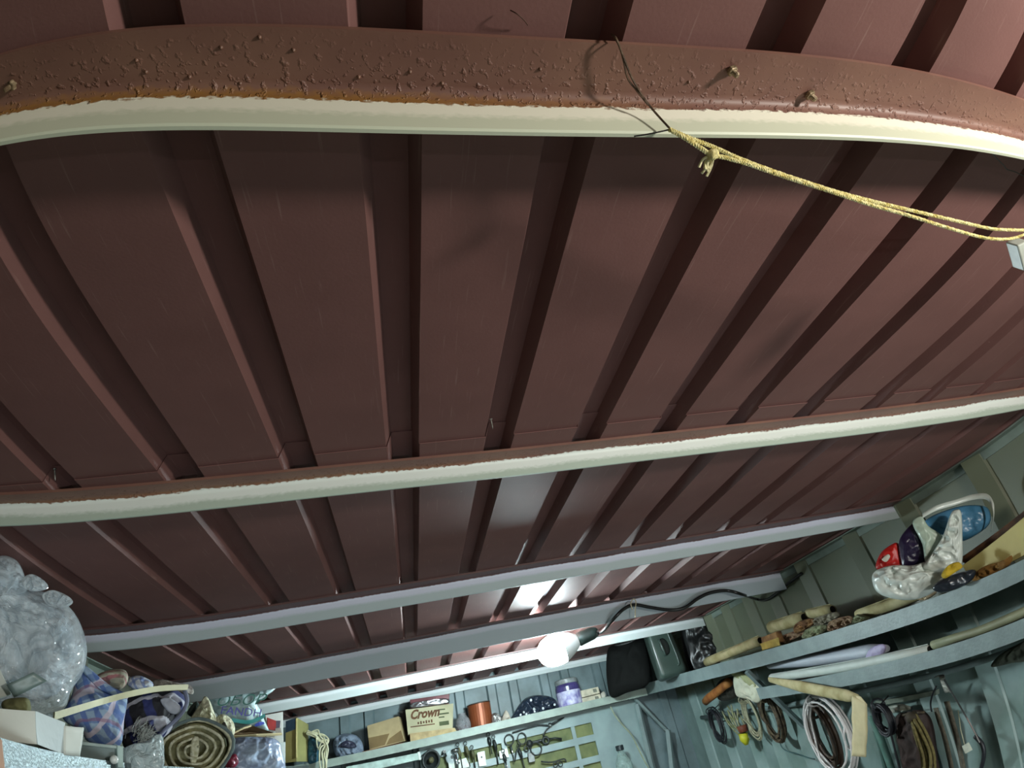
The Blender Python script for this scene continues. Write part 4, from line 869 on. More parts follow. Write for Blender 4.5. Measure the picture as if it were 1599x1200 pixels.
tag(obj('rust_batten', hexa(B(), [(1.9450, 1.7423, 1.8611), (1.9450, 1.1453, 1.9177), (1.9450, 1.1728, 1.8758), (1.9450, 1.7146, 1.8261)], (0.03, 0, 0), 0.002), mat('rust_brown_wood', (104, 66, 34), 0.8, 0, 0.25, 20, 0.3, 50, rgb2=(60, 36, 20)), None),
    'dark rust-brown batten standing behind the cream-yellow plank', 'batten')
tag(obj('brown_rag', pillow(B(), [(1.8900, 1.6791, 1.7821), (1.8900, 1.6118, 1.7941), (1.8900, 1.5277, 1.7833), (1.8900, 1.4832, 1.7828), (1.8900, 1.5132, 1.7590), (1.8900, 1.6191, 1.7596), (1.8900, 1.6715, 1.7652)], 0.012, 0.008, 40, 0.5, 6, 7, 3), mat('ochre_rag', (150, 108, 48), 0.9, 0, 0.2, 30), None, True),
    'ochre-brown rag stuffed under the cream-yellow plank', 'rag')

# ------------------------------------------------------------------ rolls on the lower shelf and what hangs there
M_FOAM = mat('white_foam', (196, 204, 216), 0.5, 0, 0.06, 6)
fm = tag(root('foam_sheet'), 'folded white foam sheet with a lilac rounded end on the lower right shelf', 'foam')
def flat_roll(a, c, w, h, m, name, par, n_=10, w0=0.6):
    """thick folded sheet: flattened oval section from a to c"""
    a, c = Vector(a), Vector(c); bm = B(); rows = []
    d = (c-a).normalized(); up = Vector((0, 0, 1)); up = (up-d*up.dot(d)).normalized(); sd = d.cross(up)
    for i in range(n_+1):
        t = i/n_; k = w0+(1-w0)*min(1, t*2.5)
        if t > 0.9: k *= math.sqrt(max(0.05, 1-((t-0.9)/0.1)**2*0.75))
        p = a.lerp(c, t)
        rows.append([bm.verts.new(p+up*h*k*math.sin(q)+sd*w*k*math.cos(q)) for q in [2*math.pi*j/16 for j in range(16)]])
    for A_, C_ in zip(rows, rows[1:]):
        for j in range(16): bm.faces.new((A_[j], A_[(j+1) % 16], C_[(j+1) % 16], C_[j]))
    bm.faces.new(rows[0][::-1]); bm.faces.new(rows[-1])
    return obj(name, bm, m, par, True)
flat_roll((1.9500, 3.1987, 1.7581), (1.9500, 2.2994, 1.6699), 0.04, 0.029, M_FOAM, 'folded_layer', fm)
obj('rounded_end', pillow(B(), [(1.9100, 2.4045, 1.6473), (1.9100, 2.3742, 1.6761), (1.9100, 2.3195, 1.6912), (1.9100, 2.2620, 1.6890), (1.9100, 2.2506, 1.6707), (1.9100, 2.2918, 1.6482), (1.9100, 2.3535, 1.6451)], 0.01, 0.002, 20, 1, 6, 6), mat('lilac_foam', (178, 168, 204), 0.5, 0, 0.06, 8), fm, True)
paper_roll('white_roll', 'long white paper roll with a ragged open end under the folded foam', (1.8700, 3.0972, 1.6936), (1.8700, 1.9869, 1.6106), 0.021, mat('white_paper', (196, 206, 200), 0.6, 0, 0.06, 10), True)
paper_roll('cream_pole', 'slim cream-green pole on the lower right shelf reaching the right edge', (1.8800, 1.9696, 1.6207), (1.8800, 1.4051, 1.5947), 0.017, mat('cream_green', (150, 152, 120), 0.6, 0, 0.1, 12), False, None, 'pole')
sp_ = tag(root('paper_strip'), 'cream paper tube with its flattened end bent straight down, below the foam', 'paper')
flat_roll((1.8400, 3.0756, 1.6900), (1.8000, 2.4056, 1.5228), 0.018, 0.026, M_PAPER, 'paper_tube', sp_, 10, 0.5)
M_CREAM = mat('cream_card', (206, 192, 150), 0.75, 0, 0.1, 8, 0.06, 40)
obj('hanging_end', quad_sheet(B(), (1.7900, 2.4232, 1.5357), (1.7900, 2.3535, 1.4916), (1.7900, 2.4894, 1.2902), (1.7900, 2.5816, 1.3049), 0.003, 6, 14, 0.006, 14, 3), M_CREAM, sp_, True)
obj('bent_corner', quad_sheet(B(), (1.7950, 2.4242, 1.5373), (1.7950, 2.3798, 1.5252), (1.7900, 2.3551, 1.4893), (1.7900, 2.4294, 1.5080), 0.003, 4, 4, 0.002, 14), M_CREAM, sp_)
wp = tag(root('white_paper_sheet'), 'torn white paper sheet tucked below the upper shelf, left of the bracket', 'paper')
obj('paper_body', pillow(B(), [(1.9600, 3.6491, 1.7703), (1.9600, 3.5279, 1.7738), (1.9600, 3.4475, 1.7204), (1.9600, 3.3680, 1.6556), (1.9600, 3.4803, 1.6023), (1.9600, 3.5850, 1.6349), (1.9600, 3.7040, 1.6701)], 0.02, 0.012, 16, 0.4, 6, 9, 2), mat('white_torn_paper', (206, 208, 186), 0.7, 0, 0.08, 10), wp, True)
obj('folded_corner', pillow(B(), [(1.9500, 3.6652, 1.7890), (1.9500, 3.5361, 1.7804), (1.9500, 3.4352, 1.7137), (1.9500, 3.4394, 1.6736), (1.9500, 3.5161, 1.7112)], 0.01, 0.006, 20, 0.5, 5, 6, 4), mat('olive_white_paper', (172, 176, 132), 0.7, 0, 0.1, 12), wp, True)
paper_roll('brown_tube', 'orange-brown card tube poking out left of the torn white paper', (2.0200, 3.8552, 1.7515), (2.0200, 4.2841, 1.6874), 0.026, mat('orange_brown_card', (166, 110, 52), 0.7, 0, 0.2, 12, rgb2=(120, 64, 30)), True, None, 'tube')
tag(obj('dark_packet', pillow(B(), [(2.0800, 4.1540, 1.7489), (2.0800, 4.0611, 1.7842), (2.0800, 3.8623, 1.7717), (2.0800, 3.8902, 1.6996), (2.0800, 3.9823, 1.6577), (2.0800, 4.1823, 1.6727)], 0.03, 0.01, 20, 0.5, 6, 8, 3), mat('dark_packet', (42, 40, 34), 0.5), None, True), 'dark packet behind the orange-brown card tube', 'packet')

def coil(name, label, c, r, n_, wr, m, sq=1.0, jit=0.12, seed=1, tail=None, group=None, spread=0.02):
    """loose coil of wire hung against the right wall"""
    random.seed(seed); c = Vector(c); t = tag(root(name), label, 'coil', group)
    P = []
    for k in range(n_*10+1):
        a = 2*math.pi*k/10
        if k % 10 == 0: rj = r*(1+random.uniform(-jit, jit)); dj = random.uniform(-spread, spread); zj = random.uniform(-0.15, 0.15)*r
        P.append(c+Vector((dj, rj*sq*math.cos(a), rj*math.sin(a)*1.1+zj*(1-math.sin(a))/2)))
    obj('winding', tube(B(), cat(P, 2), wr, 5), m, t, True)
    tie_ = [c+Vector((spread*1.6*math.cos(a)*1.2, r*sq*0.1, r*1.05+wr*5*math.sin(a))) for a in [2*math.pi*k/10 for k in range(10)]]
    obj('tie', tube(B(), tie_, wr*0.8, 5, True), m, t, True)
    obj('hook', tube(B(), [c+Vector((0.07, 0, r*1.12+0.02)), c+Vector((0.0, 0, r*1.0)), c+Vector((-0.025, 0, r*1.12+0.01))], 0.003, 5), M_IRON, t, True)
    if tail: obj('loose_end', tube(B(), cat(tail, 4), wr, 5), m, t, True)
    return t
M_BLKW = mat('black_wire', (36, 38, 44), 0.45, 0, 0.15, 60)
M_BRNW = mat('brown_wire_coil', (92, 80, 58), 0.7, 0, 0.25, 60, rgb2=(48, 38, 28))
M_CRMW = mat('cream_wire', (170, 168, 140), 0.6, 0, 0.15, 60)
M_WHTW = mat('white_cable', (214, 210, 208), 0.4, 0, 0.06, 40)
M_HOSE = mat('brown_hose', (72, 56, 44), 0.5, 0, 0.2, 30)
coil('wire_coil', 'small black wire coil alone on the aqua wall, leftmost of the hanging coils', (2.0800, 4.3671, 1.5350), 0.085, 9, 0.0045, M_BLKW, 0.8, 0.2, 2, [(2.0800, 4.2988, 1.5652), (2.1200, 4.3336, 1.5482), (2.1400, 4.3142, 1.5465)])
coil('wire_coil', 'cream and grey wire coil between the yellow tassel and the dark brown coil', (2.0800, 3.8517, 1.5321), 0.10, 8, 0.005, M_CRMW, 0.75, 0.18, 3)
coil('wire_coil', 'dark brown wire coil right under the bracket of the upper shelf', (2.0800, 3.6026, 1.5151), 0.105, 14, 0.006, M_BRNW, 0.75, 0.22, 4)
t = tag(root('cord_hank'), 'olive green cord hank ending in a yellow taped tassel', 'hank')
random.seed(8)
bm = B()
for k in range(10):
    a = Vector(X[1146+k*2.2,1108|2.09]) if False else Vector((2.09+random.uniform(-.02,.02), 4.10+random.uniform(-.12,.10), 1.60+random.uniform(-.02,.03)))
    e = Vector((2.0800, 4.0134, 1.4420))+Vector((random.uniform(-.015,.015), random.uniform(-.05,.05), random.uniform(-.02,.02)))
    tube(bm, cat([a, a.lerp(e, .5)+Vector((-.01, random.uniform(-.03,.03), 0)), e], 4), 0.0055, 5)
obj('strand_bundle', bm, mat('olive_cord', (118, 124, 76), 0.8, 0, 0.2, 60, rgb2=(150, 150, 130)), t, True)
obj('brown_wrap', tube(B(), [(2.0700, 3.9888, 1.5020), (2.0700, 3.9849, 1.4644)], [0.035, 0.03], 8), mat('red_brown_tape', (120, 60, 38), 0.6), t, True)
obj('yellow_tassel', tube(B(), [(2.0650, 3.9977, 1.4590), (2.0650, 4.0018, 1.4221), (2.0650, 4.0000, 1.3922)], [0.03, 0.032, 0.012], 8), mat('yellow_tape', (190, 190, 40), 0.5), t, True)
coil('cable_coil', 'thick brown hose coil inside the white cable loops', (2.0950, 3.1920, 1.3710), 0.135, 7, 0.010, M_HOSE, 0.62, 0.12, 5, None, None, 0.02)
coil('cable_coil', 'big loose white cable coil hanging beside the bent paper strip', (2.0000, 2.9994, 1.3766), 0.165, 6, 0.0055, M_WHTW, 0.95, 0.16, 6, [(2.0000, 2.8360, 1.4252), (1.9700, 2.8440, 1.3685), (2.0000, 2.8908, 1.3107), (2.0200, 2.8648, 1.2776)], None, 0.025)
coil('wire_coil', 'tight black cable coil right of the bent paper strip', (2.0300, 2.5940, 1.3961), 0.06, 10, 0.006, M_BLKW, 0.8, 0.15, 7, [(2.0600, 2.6220, 1.3561), (2.0600, 2.6311, 1.2919), (2.0600, 2.6446, 1.1963), (2.0600, 2.6494, 1.1282)])
def strap(label, pts, w, m, side=(0.1, 1, 0.1), name='hanging_strap'):
    return tag(obj(name, ribbon(pts, w, side, 0.004), m, None, True), label, 'strap')
M_TEAL = mat('teal_hose', (96, 138, 126), 0.5, 0, 0.15, 20)
tag(obj('teal_hose', tube(B(), cat([(2.0900, 2.7536, 1.4202), (2.0900, 2.7481, 1.3346), (2.0900, 2.7462, 1.2359), (2.0900, 2.7430, 1.1279)], 5), 0.018, 8), M_TEAL, None, True), 'pale teal hose running down the wall right of the bent paper strip', 'hose')
tag(obj('teal_hose', tube(B(), cat([(2.0900, 2.7686, 1.3496), (2.0900, 2.7726, 1.2764), (2.0900, 2.7838, 1.2027), (2.0900, 2.7899, 1.1332)], 5), 0.012, 8), mat('dull_teal', (80, 112, 104), 0.5), None, True), 'thinner dull teal hose beside the pale teal hose', 'hose')
sk_ = tag(root('dark_sack_hanging'), 'dark maroon-brown bundle hanging under the lower shelf between the coils and straps', 'bundle')
obj('bundle_body', pillow(B(), [(2.0900, 2.5977, 1.3789), (2.0900, 2.5044, 1.3986), (2.0900, 2.4069, 1.3867), (2.0900, 2.3708, 1.3278), (2.0900, 2.4072, 1.1798), (2.0900, 2.4518, 1.0464), (2.0900, 2.6336, 1.0726), (2.0900, 2.6416, 1.2161)], 0.04, 0.02, 14, 0.3, 7, 12, 3), mat('maroon_brown_cloth', (56, 42, 38), 0.9, 0, 0.2, 14), sk_, True)
obj('neck_tie', tube(B(), [(2.0700, 2.5221, 1.3902), (2.0650, 2.4380, 1.3888), (2.0700, 2.3729, 1.3781)], 0.006, 6), M_BRNW, sk_, True)
rh = tag(root('rope_hank'), 'olive-brown rope hank hanging in front of the dark bundle', 'hank')
random.seed(4); bm = B()
for k in range(9):
    o_ = random.uniform(-.045, .045)
    a = Vector((1.9900, 2.3628, 1.3878))+Vector((random.uniform(-.015,.015), o_*0.5, 0)); b_ = Vector((1.9800, 2.3497, 1.2994))+Vector((random.uniform(-.02,.02), o_, 0)); e = Vector((1.9800, 2.3849, 1.1125))+Vector((random.uniform(-.02,.02), o_*1.3, 0))
    tube(bm, cat([a, b_, b_.lerp(e, .5)+Vector((0, random.uniform(-.03,.03), 0)), e], 5), 0.0075, 6)
obj('rope_strands', bm, mat('olive_rope', (120, 110, 66), 0.9, 0, 0.2, 70, 0.4, 120), rh, True)
obj('hook', tube(B(), [(2.1400, 2.5316, 1.3880), (2.0800, 2.4554, 1.4103), (1.9900, 2.3600, 1.3928)], 0.004, 6), M_IRON, rh, True)
obj('whipping', tube(B(), [(1.9900, 2.3676, 1.3942), (1.9850, 2.3569, 1.3661)], 0.026, 8), mat('dark_cord', (62, 54, 38), 0.8), rh, True)
for i, (q, w, lb) in enumerate((
        ([(2.0600, 2.2883, 1.3845), (2.0600, 2.2944, 1.3177), (2.0600, 2.2981, 1.2316), (2.0600, 2.3137, 1.0775)], 0.03, 'grey-brown webbing strap, left one of the two by the white tag'),
        ([(2.0500, 2.2029, 1.3975), (2.0500, 2.2102, 1.3040), (2.0500, 2.2160, 1.2192), (2.0500, 2.2321, 1.0666)], 0.032, 'grey-brown webbing strap ending behind the white tag'))):
    strap(lb, q, w, mat('grey_brown_webbing', (104, 98, 84), 0.8, 0, 0.2, 50, 0.3, 120))
st = tag(root('steel_hook_strip'), 'narrow bright steel strip hooked over the pipe rail, reaching down past the straps', 'strip')
obj('flat_end', ribbon([(2.0800, 2.2357, 1.5002), (2.0600, 2.1858, 1.5027), (2.0550, 2.1834, 1.4846), (2.0550, 2.1829, 1.4299)], 0.03, (0.0, 1, 0.15), 0.003), M_STEEL, st)
obj('blade', tube(B(), [(2.0520, 2.1734, 1.4832), (2.0450, 2.1365, 1.3731), (2.0400, 2.1124, 1.3085), (2.0400, 2.0824, 1.1938)], [0.005, 0.004, 0.0035, 0.003], 5), M_CHROME, st)
tg = tag(root('paper_tag'), 'small white paper tag hanging low between the webbing straps and the wall rib', 'tag')
obj('tag_card', hexa(B(), [(2.0300, 2.1790, 1.2023), (2.0300, 2.1364, 1.2104), (2.0300, 2.1269, 1.1736), (2.0300, 2.1732, 1.1661)], (0.003, 0, 0)), mat('white_tag', (206, 208, 190), 0.6), tg)
obj('tag_string', tube(B(), [(2.0300, 2.1612, 1.2072), (2.0400, 2.1681, 1.2704), (2.0600, 2.1680, 1.3473)], 0.002, 5), M_CRMW, tg)
tag(obj('black_hose', tube(B(), cat([(2.0800, 2.1419, 1.2195), (2.0800, 2.1127, 1.1716), (2.0800, 2.1243, 1.1146), (2.0800, 2.1811, 1.0351)], 5), 0.010, 8), M_BLKW, None, True), 'black hose loop between the white tag and the pale wall rib', 'hose')
tag(obj('dangling_wire', tube(B(), cat([(2.0800, 2.2593, 1.4668), (2.0800, 2.3009, 1.4368), (2.0800, 2.3318, 1.4037), (2.0800, 2.3412, 1.3715)], 5), 0.004, 6), M_BLKW, None, True), 'short thin black wire drooping from the pipe rail left of the steel strip', 'wire')
tag(obj('wall_cable', tube(B(), cat([(2.1500, 3.7320, 1.4051), (2.1500, 3.7451, 1.3485), (2.1500, 3.6946, 1.3162), (2.1500, 3.5949, 1.2953), (2.1500, 3.5042, 1.2680), (2.1500, 3.4455, 1.2569)], 6), 0.004, 6), mat('teal_wire', (70, 104, 106), 0.5), None, True), 'thin teal wire wandering over the aqua wall below the dark brown coil', 'wire')
tag(obj('rail_rag', pillow(B(), [(2.0900, 1.9437, 1.4635), (2.0900, 1.8856, 1.4934), (2.0900, 1.7753, 1.5037), (2.0900, 1.7103, 1.4959), (2.0900, 1.7525, 1.4331), (2.0900, 1.8376, 1.4462)], 0.02, 0.012, 20, 0.5, 6, 8, 3), mat('dark_green_rag', (64, 70, 58), 0.9, 0, 0.2, 20), None, True), 'dark green rag bunched over the pipe rail at the right edge', 'rag')
lg = tag(root('shelf_ledge'), 'pale grey clutter ledge lying along the wall above the dark hanging bundle', 'ledge')
obj('ledge_bar', hexa(B(), [(2.1400, 2.7516, 1.4730), (2.1400, 2.3332, 1.4478), (2.1400, 2.3448, 1.4273), (2.1400, 2.7663, 1.4509)], (0.02, 0, 0), 0.002), mat('pale_grey_ledge', (130, 140, 126), 0.6), lg)
obj('crumpled_sheet', pillow(B(), [(2.1200, 2.7280, 1.4262), (2.1200, 2.6571, 1.4391), (2.1200, 2.5457, 1.4320), (2.1200, 2.5017, 1.4006), (2.1200, 2.6100, 1.4016)], 0.015, 0.01, 25, 0.5, 5, 6, 2), mat('grey_film', (160, 164, 152), 0.4), lg, True)

# ------------------------------------------------------------------ left shelf: bags, cloth, boxes
def plaid(name, base, stripes, dark=None, ang=0.5):
    """woven check: coloured bands in two directions"""
    m = mat(name, base, 0.85, 0, 0.08, 30, 0.15, 220)
    n, l, b = nodes_of(m)
    tc = n.new('ShaderNodeTexCoord'); mp = n.new('ShaderNodeMapping'); mp.inputs['Rotation'].default_value = (ang, 0.3, 0.2)
    l.new(tc.outputs['Object'], mp.inputs['Vector'])
    cur = b.inputs['Base Color'].links[0].from_socket
    for axis, sc, wdt, rgb, f in stripes:
        w = n.new('ShaderNodeTexWave'); w.wave_type = 'BANDS'; w.bands_direction = axis; w.inputs['Scale'].default_value = sc; w.inputs['Distortion'].default_value = 0.6; w.inputs['Detail Scale'].default_value = 3
        l.new(mp.outputs['Vector'], w.inputs['Vector'])
        r = n.new('ShaderNodeMapRange'); r.inputs[1].default_value = 1-wdt; r.inputs[2].default_value = 1-wdt*0.6; r.inputs[4].default_value = f
        l.new(w.outputs['Fac'], r.inputs[0])
        mx = n.new('ShaderNodeMixRGB'); mx.inputs['Color2'].default_value = lin(*rgb)
        l.new(r.outputs[0], mx.inputs['Fac']); l.new(cur, mx.inputs['Color1']); cur = mx.outputs[0]
    l.new(cur, b.inputs['Base Color'])
    return m
M_BUB = film('bubble_film', (232, 241, 247), 0.55, 0.07, 0.25, 24)
bb_ = tag(root('film_bag'), 'big milky plastic film bag at the left edge, stuffed up to the roof', 'bag')
obj('bag_body', pillow(B(), [(-1.0153, 1.4049, 2.0852), (-0.9560, 1.4284, 2.1345), (-0.9026, 1.4654, 2.1271), (-0.8365, 1.5026, 2.1314), (-0.7914, 1.5354, 2.1062), (-0.7645, 1.5622, 2.0638), (-0.7522, 1.5843, 2.0053), (-0.7614, 1.5924, 1.9531), (-0.7874, 1.5887, 1.9100), (-0.8096, 1.5870, 1.8570), (-0.8661, 1.5621, 1.8228), (-0.9537, 1.5103, 1.8226), (-1.0428, 1.4489, 1.8308)], 0.10, 0.022, 15, 0.6, 8, 18, 1), M_BUB, bb_)
obj('bag_top', pillow(B(), [(-0.9724, 1.3937, 2.1297), (-0.9425, 1.3967, 2.1739), (-0.9098, 1.4099, 2.1941), (-0.8816, 1.4303, 2.1877), (-0.8673, 1.4504, 2.1589), (-0.8637, 1.4665, 2.1212), (-0.9073, 1.4498, 2.0932), (-0.9616, 1.4155, 2.0899)], 0.06, 0.022, 18, 0.6, 7, 12, 4), M_BUB, bb_)
M_STUF = mat('white_stuffing_film', (206, 220, 230), 0.2, 0, 0.1, 12, 0.4, 40, rgb2=(150, 166, 176))
obj('stuffing', pillow(B(), [(-1.0361, 1.4674, 2.0824), (-0.9618, 1.5045, 2.1204), (-0.8788, 1.5529, 2.1251), (-0.8197, 1.5952, 2.0928), (-0.7992, 1.6247, 2.0256), (-0.8093, 1.6347, 1.9638), (-0.8607, 1.6217, 1.8978), (-0.9512, 1.5756, 1.8690), (-1.0591, 1.5068, 1.8600)], 0.06, 0.035, 11, 0.5, 8, 16, 11), M_STUF, bb_)
obj('stuffing', pillow(B(), [(-0.9914, 1.4517, 2.1434), (-0.9614, 1.4583, 2.1785), (-0.9256, 1.4776, 2.1878), (-0.9078, 1.4970, 2.1659), (-0.9229, 1.4994, 2.1344), (-0.9790, 1.4686, 2.1198)], 0.03, 0.02, 16, 0.5, 6, 10, 12), M_STUF, bb_)
obj('film_fold', pillow(B(), [(-0.8240, 1.3696, 2.1174), (-0.8039, 1.3764, 2.1308), (-0.7800, 1.3945, 2.1189), (-0.7756, 1.4027, 2.1032), (-0.8028, 1.3904, 2.0948), (-0.8198, 1.3783, 2.1007)], 0.010, 0.016, 34, 0.6, 5, 10, 3), M_BUB, bb_)
obj('film_fold', pillow(B(), [(-0.7812, 1.3938, 2.0858), (-0.7614, 1.4003, 2.0985), (-0.7350, 1.4173, 2.0899), (-0.7232, 1.4281, 2.0757), (-0.7404, 1.4237, 2.0624), (-0.7696, 1.4071, 2.0654)], 0.010, 0.016, 34, 0.6, 5, 10, 7), M_BUB, bb_)
obj('inner_fold', quad_sheet(B(), (-0.8275, 1.3424, 1.8705), (-0.7722, 1.3675, 1.9060), (-0.7459, 1.3854, 1.8904), (-0.8144, 1.3551, 1.8458), 0.002, 6, 5, 0.008, 16, 2), mat('grey_green_film', (120, 140, 138), 0.35), bb_, True)
tag(obj('white_box_corner', hexa(B(), [(-0.9347, 1.3040, 1.9398), (-0.8626, 1.3570, 1.9226), (-0.8381, 1.3858, 1.8583), (-0.9517, 1.3208, 1.7983)], (-0.02, 0.02, 0.0), 0.003), mat('white_card', (200, 208, 202), 0.7, 0, 0.05, 20), None), 'white card box corner at the left edge in front of the film bag', 'box')
tag(obj('olive_rag', pillow(B(), [(-0.8315, 1.3247, 1.8239), (-0.8173, 1.3311, 1.8376), (-0.7812, 1.3510, 1.8465), (-0.7722, 1.3584, 1.8344), (-0.7788, 1.3579, 1.8145), (-0.8227, 1.3326, 1.8094)], 0.02, 0.008, 24, 0.5, 5, 7, 2), mat('olive_rag', (132, 134, 92), 0.85), None, True), 'olive rag peeping out under the film bag', 'rag')
wc = tag(root('white_carton'), 'open white card carton with a vertical seam at the left edge of the shelf', 'carton')
M_WC = mat('white_carton_card', (220, 224, 216), 0.75, 0, 0.06, 6)
obj('front_panel', quad_sheet(B(), (-0.7981, 1.1596, 1.7866), (-0.7064, 1.2613, 1.8040), (-0.7149, 1.2770, 1.7387), (-0.8061, 1.1621, 1.7267), 0.003, 8, 5, 0.002, 12), M_WC, wc)
obj('side_panel', quad_sheet(B(), (-0.7052, 1.2620, 1.8041), (-0.6847, 1.3541, 1.7966), (-0.7036, 1.3747, 1.7327), (-0.7137, 1.2776, 1.7389), 0.003, 8, 5, 0.003, 12), mat('white_carton_side', (206, 218, 220), 0.7, 0, 0.05, 6), wc)
obj('bent_flap', quad_sheet(B(), (-0.6875, 1.3536, 1.7899), (-0.6716, 1.4168, 1.7949), (-0.6943, 1.4351, 1.7360), (-0.7049, 1.3741, 1.7326), 0.003, 8, 5, 0.006, 10, 4), M_WC, wc, True)
obj('back_panel', quad_sheet(B(), (-0.8455, 1.2261, 1.7781), (-0.7403, 1.3357, 1.7987), (-0.7461, 1.3403, 1.7362), (-0.8540, 1.2276, 1.7169), 0.003, 4, 3), M_WC, wc)
M_BLUEP = plaid('blue_plaid', (150, 172, 196), [('X', 9, 0.42, (66, 90, 158), 0.75), ('Z', 11, 0.36, (70, 100, 160), 0.6), ('Y', 5, 0.14, (196, 186, 200), 0.9), ('Z', 4.5, 0.035, (140, 96, 120), 0.6)])
pc = tag(root('plaid_cloth'), 'blue and white plaid cloth draped behind the wooden slat', 'cloth')
obj('cloth_body', pillow(B(), [(-0.9096, 1.7831, 1.8712), (-0.8842, 1.7849, 1.9360), (-0.8632, 1.7798, 2.0092), (-0.8393, 1.7948, 1.9934), (-0.8032, 1.8173, 1.9640), (-0.7636, 1.8376, 1.9471), (-0.7574, 1.8646, 1.9334), (-0.7664, 1.8706, 1.8743), (-0.7782, 1.8743, 1.8077), (-0.8184, 1.8358, 1.8012), (-0.8443, 1.8007, 1.8113), (-0.8585, 1.7907, 1.8377)], 0.045, 0.010, 10, 0.6, 8, 14, 2), M_BLUEP, pc, True)
obj('cloth_fold', pillow(B(), [(-0.8461, 1.7446, 2.0011), (-0.8312, 1.7509, 2.0050), (-0.7813, 1.7834, 1.9601), (-0.7395, 1.8062, 1.9335), (-0.7397, 1.8085, 1.9204), (-0.7937, 1.7817, 1.9404), (-0.8289, 1.7585, 1.9756)], 0.014, 0.005, 20, 0.6, 6, 8, 2), M_BLUEP, pc, True)
tag(obj('striped_towel', pillow(B(), [(-0.8601, 1.8745, 1.9955), (-0.8408, 1.8795, 2.0131), (-0.8091, 1.8915, 2.0217), (-0.7838, 1.9033, 2.0161), (-0.7775, 1.9110, 1.9917), (-0.7937, 1.9091, 1.9678), (-0.8319, 1.8914, 1.9750)], 0.04, 0.010, 18, 0.6, 6, 10, 2),
        plaid('striped_cloth', (190, 184, 164), [('Z', 16, 0.3, (150, 70, 84), 0.8), ('Y', 3, 0.2, (90, 96, 80), 0.5)]), None, True), 'rolled pinkish striped towel on top of the plaid cloth', 'towel')
tag(obj('check_cloth', pillow(B(), [(-0.8031, 1.9664, 1.9923), (-0.7932, 1.9669, 2.0098), (-0.7669, 1.9767, 2.0124), (-0.7372, 1.9919, 1.9932), (-0.7405, 1.9940, 1.9755), (-0.7802, 1.9792, 1.9738)], 0.03, 0.008, 22, 0.6, 6, 9, 3),
        plaid('pale_check', (206, 214, 226), [('X', 14, 0.3, (92, 120, 180), 0.7), ('Z', 14, 0.25, (84, 110, 176), 0.6)]), None, True), 'pale blue checked cloth bunched right of the striped towel', 'cloth')
dk = tag(root('dark_jacket'), 'dark jacket bundle with navy and white patches and fur trim', 'jacket')
M_DARKC = plaid('dark_patch_cloth', (34, 34, 40), [('X', 4.5, 0.3, (44, 52, 104), 0.9), ('Z', 5.0, 0.16, (190, 190, 200), 0.8)])
obj('jacket_body', pillow(B(), [(-0.8511, 2.0527, 1.9531), (-0.8231, 2.0588, 1.9823), (-0.7645, 2.0797, 1.9908), (-0.7158, 2.0976, 1.9875), (-0.6903, 2.1307, 1.9696), (-0.6861, 2.1481, 1.9368), (-0.7078, 2.1474, 1.8937), (-0.7411, 2.1204, 1.8491), (-0.7879, 2.0849, 1.8233), (-0.8334, 2.0464, 1.8148), (-0.8451, 2.0349, 1.8708)], 0.06, 0.022, 12, 0.5, 8, 14, 7), M_DARKC, dk, True)
obj('white_patch', pillow(B(), [(-0.7240, 2.0271, 1.9453), (-0.7003, 2.0344, 1.9508), (-0.6697, 2.0492, 1.9233), (-0.6800, 2.0490, 1.9026), (-0.7038, 2.0396, 1.9116)], 0.012, 0.004, 24, 0.5, 5, 6, 3), mat('white_patch', (176, 180, 192), 0.8), dk, True)
obj('edge_piping', tube(B(), cat([(-0.6596, 2.0448, 1.9690), (-0.6526, 2.0527, 1.9361), (-0.6663, 2.0531, 1.9050), (-0.7042, 2.0456, 1.8685), (-0.7218, 2.0213, 1.8425), (-0.7491, 1.9924, 1.8204), (-0.7862, 1.9788, 1.8141)], 6), 0.006, 6), mat('navy_piping', (110, 116, 140), 0.7), dk, True)
random.seed(21); bm = B()
for k in range(170):
    p = Vector((-0.7637, 1.9946, 1.8469))+Vector((random.gauss(0, .010), random.gauss(0, .030), random.gauss(0, .013)))
    d = Vector((random.uniform(.2, .8), random.uniform(-1, .6), random.uniform(-.2, 1))).normalized()*random.uniform(.015, .04)
    tube(bm, [p, p+d*0.6+Vector((0, 0, .003)), p+d], [0.0012, 0.0009, 0.0003], 3)
fur = obj('fur_trim', bm, mat('pale_fur', (196, 200, 196), 0.8), dk); fur['kind'] = 'stuff'
tag(obj('knitted_edge', pillow(B(), [(-0.8302, 2.2105, 2.0295), (-0.8044, 2.2168, 2.0459), (-0.7562, 2.2363, 2.0326), (-0.7132, 2.2741, 2.0199), (-0.7055, 2.2809, 1.9952), (-0.7261, 2.2533, 1.9944), (-0.7747, 2.2334, 2.0142), (-0.8155, 2.2191, 2.0129)], 0.03, 0.010, 40, 0.6, 6, 9, 2), mat('grey_knit', (170, 166, 158), 0.95, 0, 0.25, 60, 0.6, 120, rgb2=(96, 86, 84)), None, True), 'crumpled grey-pink knitted edge behind the dark jacket', 'cloth')
slat = [(-0.7840, 1.4907, 1.8307), (-0.7783, 1.6012, 1.8653), (-0.7622, 1.7141, 1.9014), (-0.7186, 1.7935, 1.9298), (-0.6741, 1.8822, 1.9516), (-0.6288, 1.9707, 1.9618)]
P_ = cat(slat, 5); bm = B(); up_ = Vector((0.15, -0.1, 1)).normalized()
rows = []
for i, p in enumerate(P_):
    s_ = 0.0095*(1-0.25*i/len(P_)); f_ = Vector((0.004, -0.003, 0))
    rows.append([bm.verts.new(q) for q in (p+up_*s_+f_, p-up_*s_+f_, p-up_*s_-f_, p+up_*s_-f_)])
